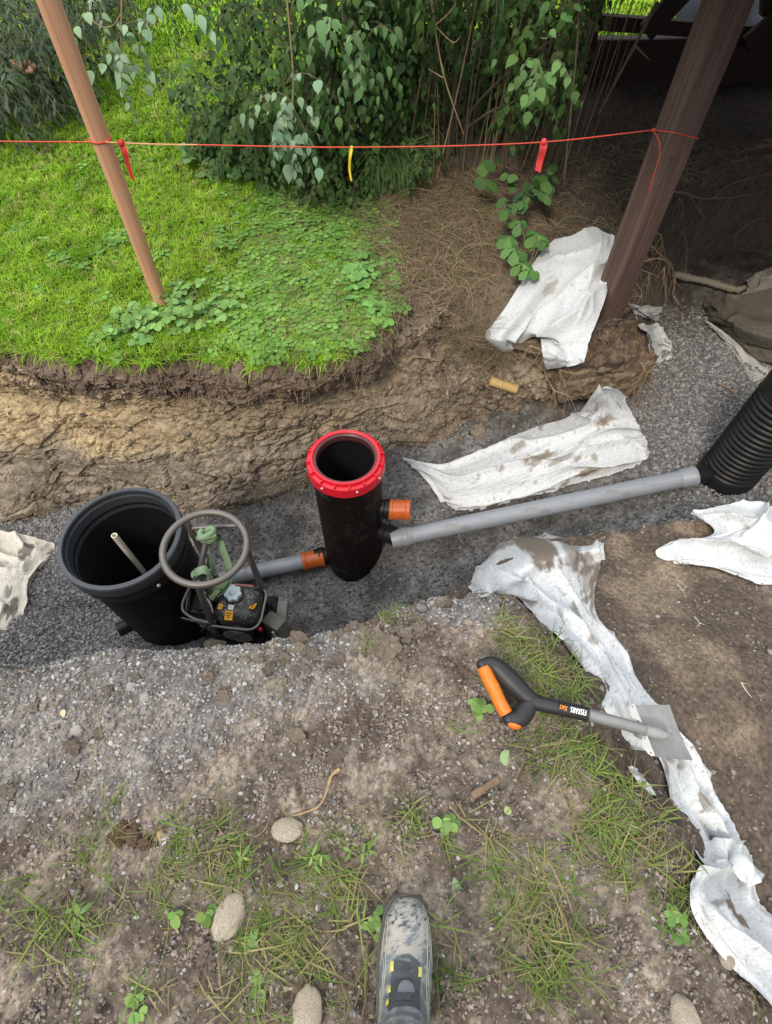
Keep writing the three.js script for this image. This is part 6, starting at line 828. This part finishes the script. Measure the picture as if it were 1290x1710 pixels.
// dry straw over the bank
const strawG = (() => { const gs = []; const r = rng(15); for (let k = 0; k < 6; k++) { const a = r() * 6.28, l = 0.12 + 0.16 * r(), x0 = (r() - 0.5) * 0.08, z0 = (r() - 0.5) * 0.08, p = [V(x0, 0.004, z0), V(x0 + Math.cos(a) * l * 0.35, 0.02 + 0.03 * r(), z0 + Math.sin(a) * l * 0.35), V(x0 + Math.cos(a + 0.3) * l * 0.7, 0.018, z0 + Math.sin(a + 0.3) * l * 0.7), V(x0 + Math.cos(a + 0.5) * l, 0.002, z0 + Math.sin(a + 0.5) * l)]; gs.push(tube(p, s => 0.0017 * (1 - 0.6 * s), 6, 3, false)); } return mergeGeometries(gs); })();
const strawC = (r) => { const k = 0.55 + 0.7 * r(); const c = r() < 0.07 ? [0.2, 0.24, 0.07] : mix3([0.4, 0.315, 0.19], [0.21, 0.15, 0.095], r()); return c.map(v => v * k); };
const dryW = (x, z) => sst(-0.25, 0.08, x + 0.1 * fbm(x * 4, 3, z * 4, 2)) * sst(0.85, 0.6, x + 0.06 * fbm(x * 4, 9, z * 4, 2)) * sst(-4.7, -4.2, z) * (0.25 + 0.75 * sst(-3.0, -3.35, z));
instanced(strawG, M.straw, scatter(lawn, (x, y, z) => dryW(x, z) * sst(0.15, -0.25, fbm(x * 5, 31, z * 5, 2) - 0.25), 1000, 121), (q, i, r) => [yawOn(q, r, 0.7 + 0.7 * r(), 1), strawC(r)], 'dry_grass', scene, 'matted dry straw-coloured grass on the bank below the shrub', 'grass');
instanced(strawG, M.straw, scatter(wall, (x, y, z) => x > 0.4 && x < 0.8 && y > -1.1 ? sst(-1.1, -0.75, y) * sst(0.4, 0.6, x) : 0, 200, 122), (q, i, r) => [yawOn(q, r, 0.6 + 0.5 * r(), 1), strawC(r)], 'dry_grass', scene, 'dry straw hanging down the bank left of the leaning fabric', 'grass');
instanced(strawG, M.straw, scatter(lawn, (x, y, z) => (x > -0.9 && x < 0.1 && z > -4.2 ? sst(0.15, 0.5, fbm(x * 4, 70, z * 4, 2)) : 0) + (x > 0.9 && z > -5 ? 0.15 : 0), 700, 123), (q, i, r) => [yawOn(q, r, 0.6 + 0.5 * r(), 1), strawC(r)], 'dry_grass', scene, 'thin scattered dry stalks between the lawn and the shrub', 'grass');
// overhanging grass fringe along the cut edge
instanced(tuft(7, 0.05, 0.0022, 1.6, 9), M.grass, scatter(wall, (x, y, z) => x < 0 && y > -0.7 ? sst(-0.1, 0.4, fbm(x * 5, 3, 4, 2) + 0.15) : 0, 620, 124), (q, i, r) => [yawOn({ p: q.p, n: V(0, 0.5, 0.9) }, r, 0.8 + 0.5 * r(), 0.7), lawnC(r, q.p)], 'grass_fringe', scene, 'grass fringe hanging over the cut edge of the lawn', 'grass');
// fine pale roots in the topsoil face
{ const r = rng(131), gs = []; for (const q of scatter(wall, (x, y, z) => x > -1.6 && x < 0.1 && y > -1.05 && y < -0.75 ? 1 : 0, 90, 132)) { const p = [q.p.clone()]; let d = q.n.clone().multiplyScalar(0.02).add(V(0, -0.015, 0)); for (let k = 0; k < 3; k++) { p.push(p[k].clone().add(d)); d.add(V((r() - 0.5) * 0.03, -0.012, (r() - 0.5) * 0.015)); } gs.push(tube(p, s => 0.0018 * (1 - 0.6 * s), 6, 4, false)); } const m = part(wall, 'rootlets', gs, M.root); m.userData.kind = 'stuff'; }
// trampled grass on the mound
const mg = scatter(mound, (x, y, z) => sdPoly(MOUND, x, z) > -0.02 ? Math.pow(Math.max(0, grassy(x, z) * (0.75 + 1.1 * fbm(x * 10, 4, z * 10, 2)) - 0.12), 0.9) : 0, 620, 141);
const mgC = (r) => { const k = 0.6 + 0.6 * r(), c = r() < 0.4 ? [0.14, 0.2, 0.045] : r() < 0.4 ? [0.1, 0.165, 0.035] : [0.22, 0.2, 0.09]; return c.map(v => v * k); };
instanced(tuft(5, 0.034, 0.0012, 2.4, 21), M.grass, mg, (q, i, r) => [yawOn(q, r, 0.6 + 0.9 * r()), mgC(r)], 'trampled_grass', scene, 'trampled half-dry grass in patches on the muddy mound', 'grass');
instanced(strawG, M.straw, scatter(mound, (x, y, z) => sdPoly(MOUND, x, z) > 0 ? 0.1 + grassy(x, z) * 1.2 : 0.02, 190, 142), (q, i, r) => { const m = yawOn(q, r, 0.25 + 0.3 * r(), 1); return [m, r() < 0.45 ? [0.2 + 0.08 * r(), 0.26, 0.07] : strawC(r)]; }, 'dry_stalks', scene, 'thin dry stalks and blades strewn over the muddy mound', 'dry stalks');
renderer.render(scene, camera);
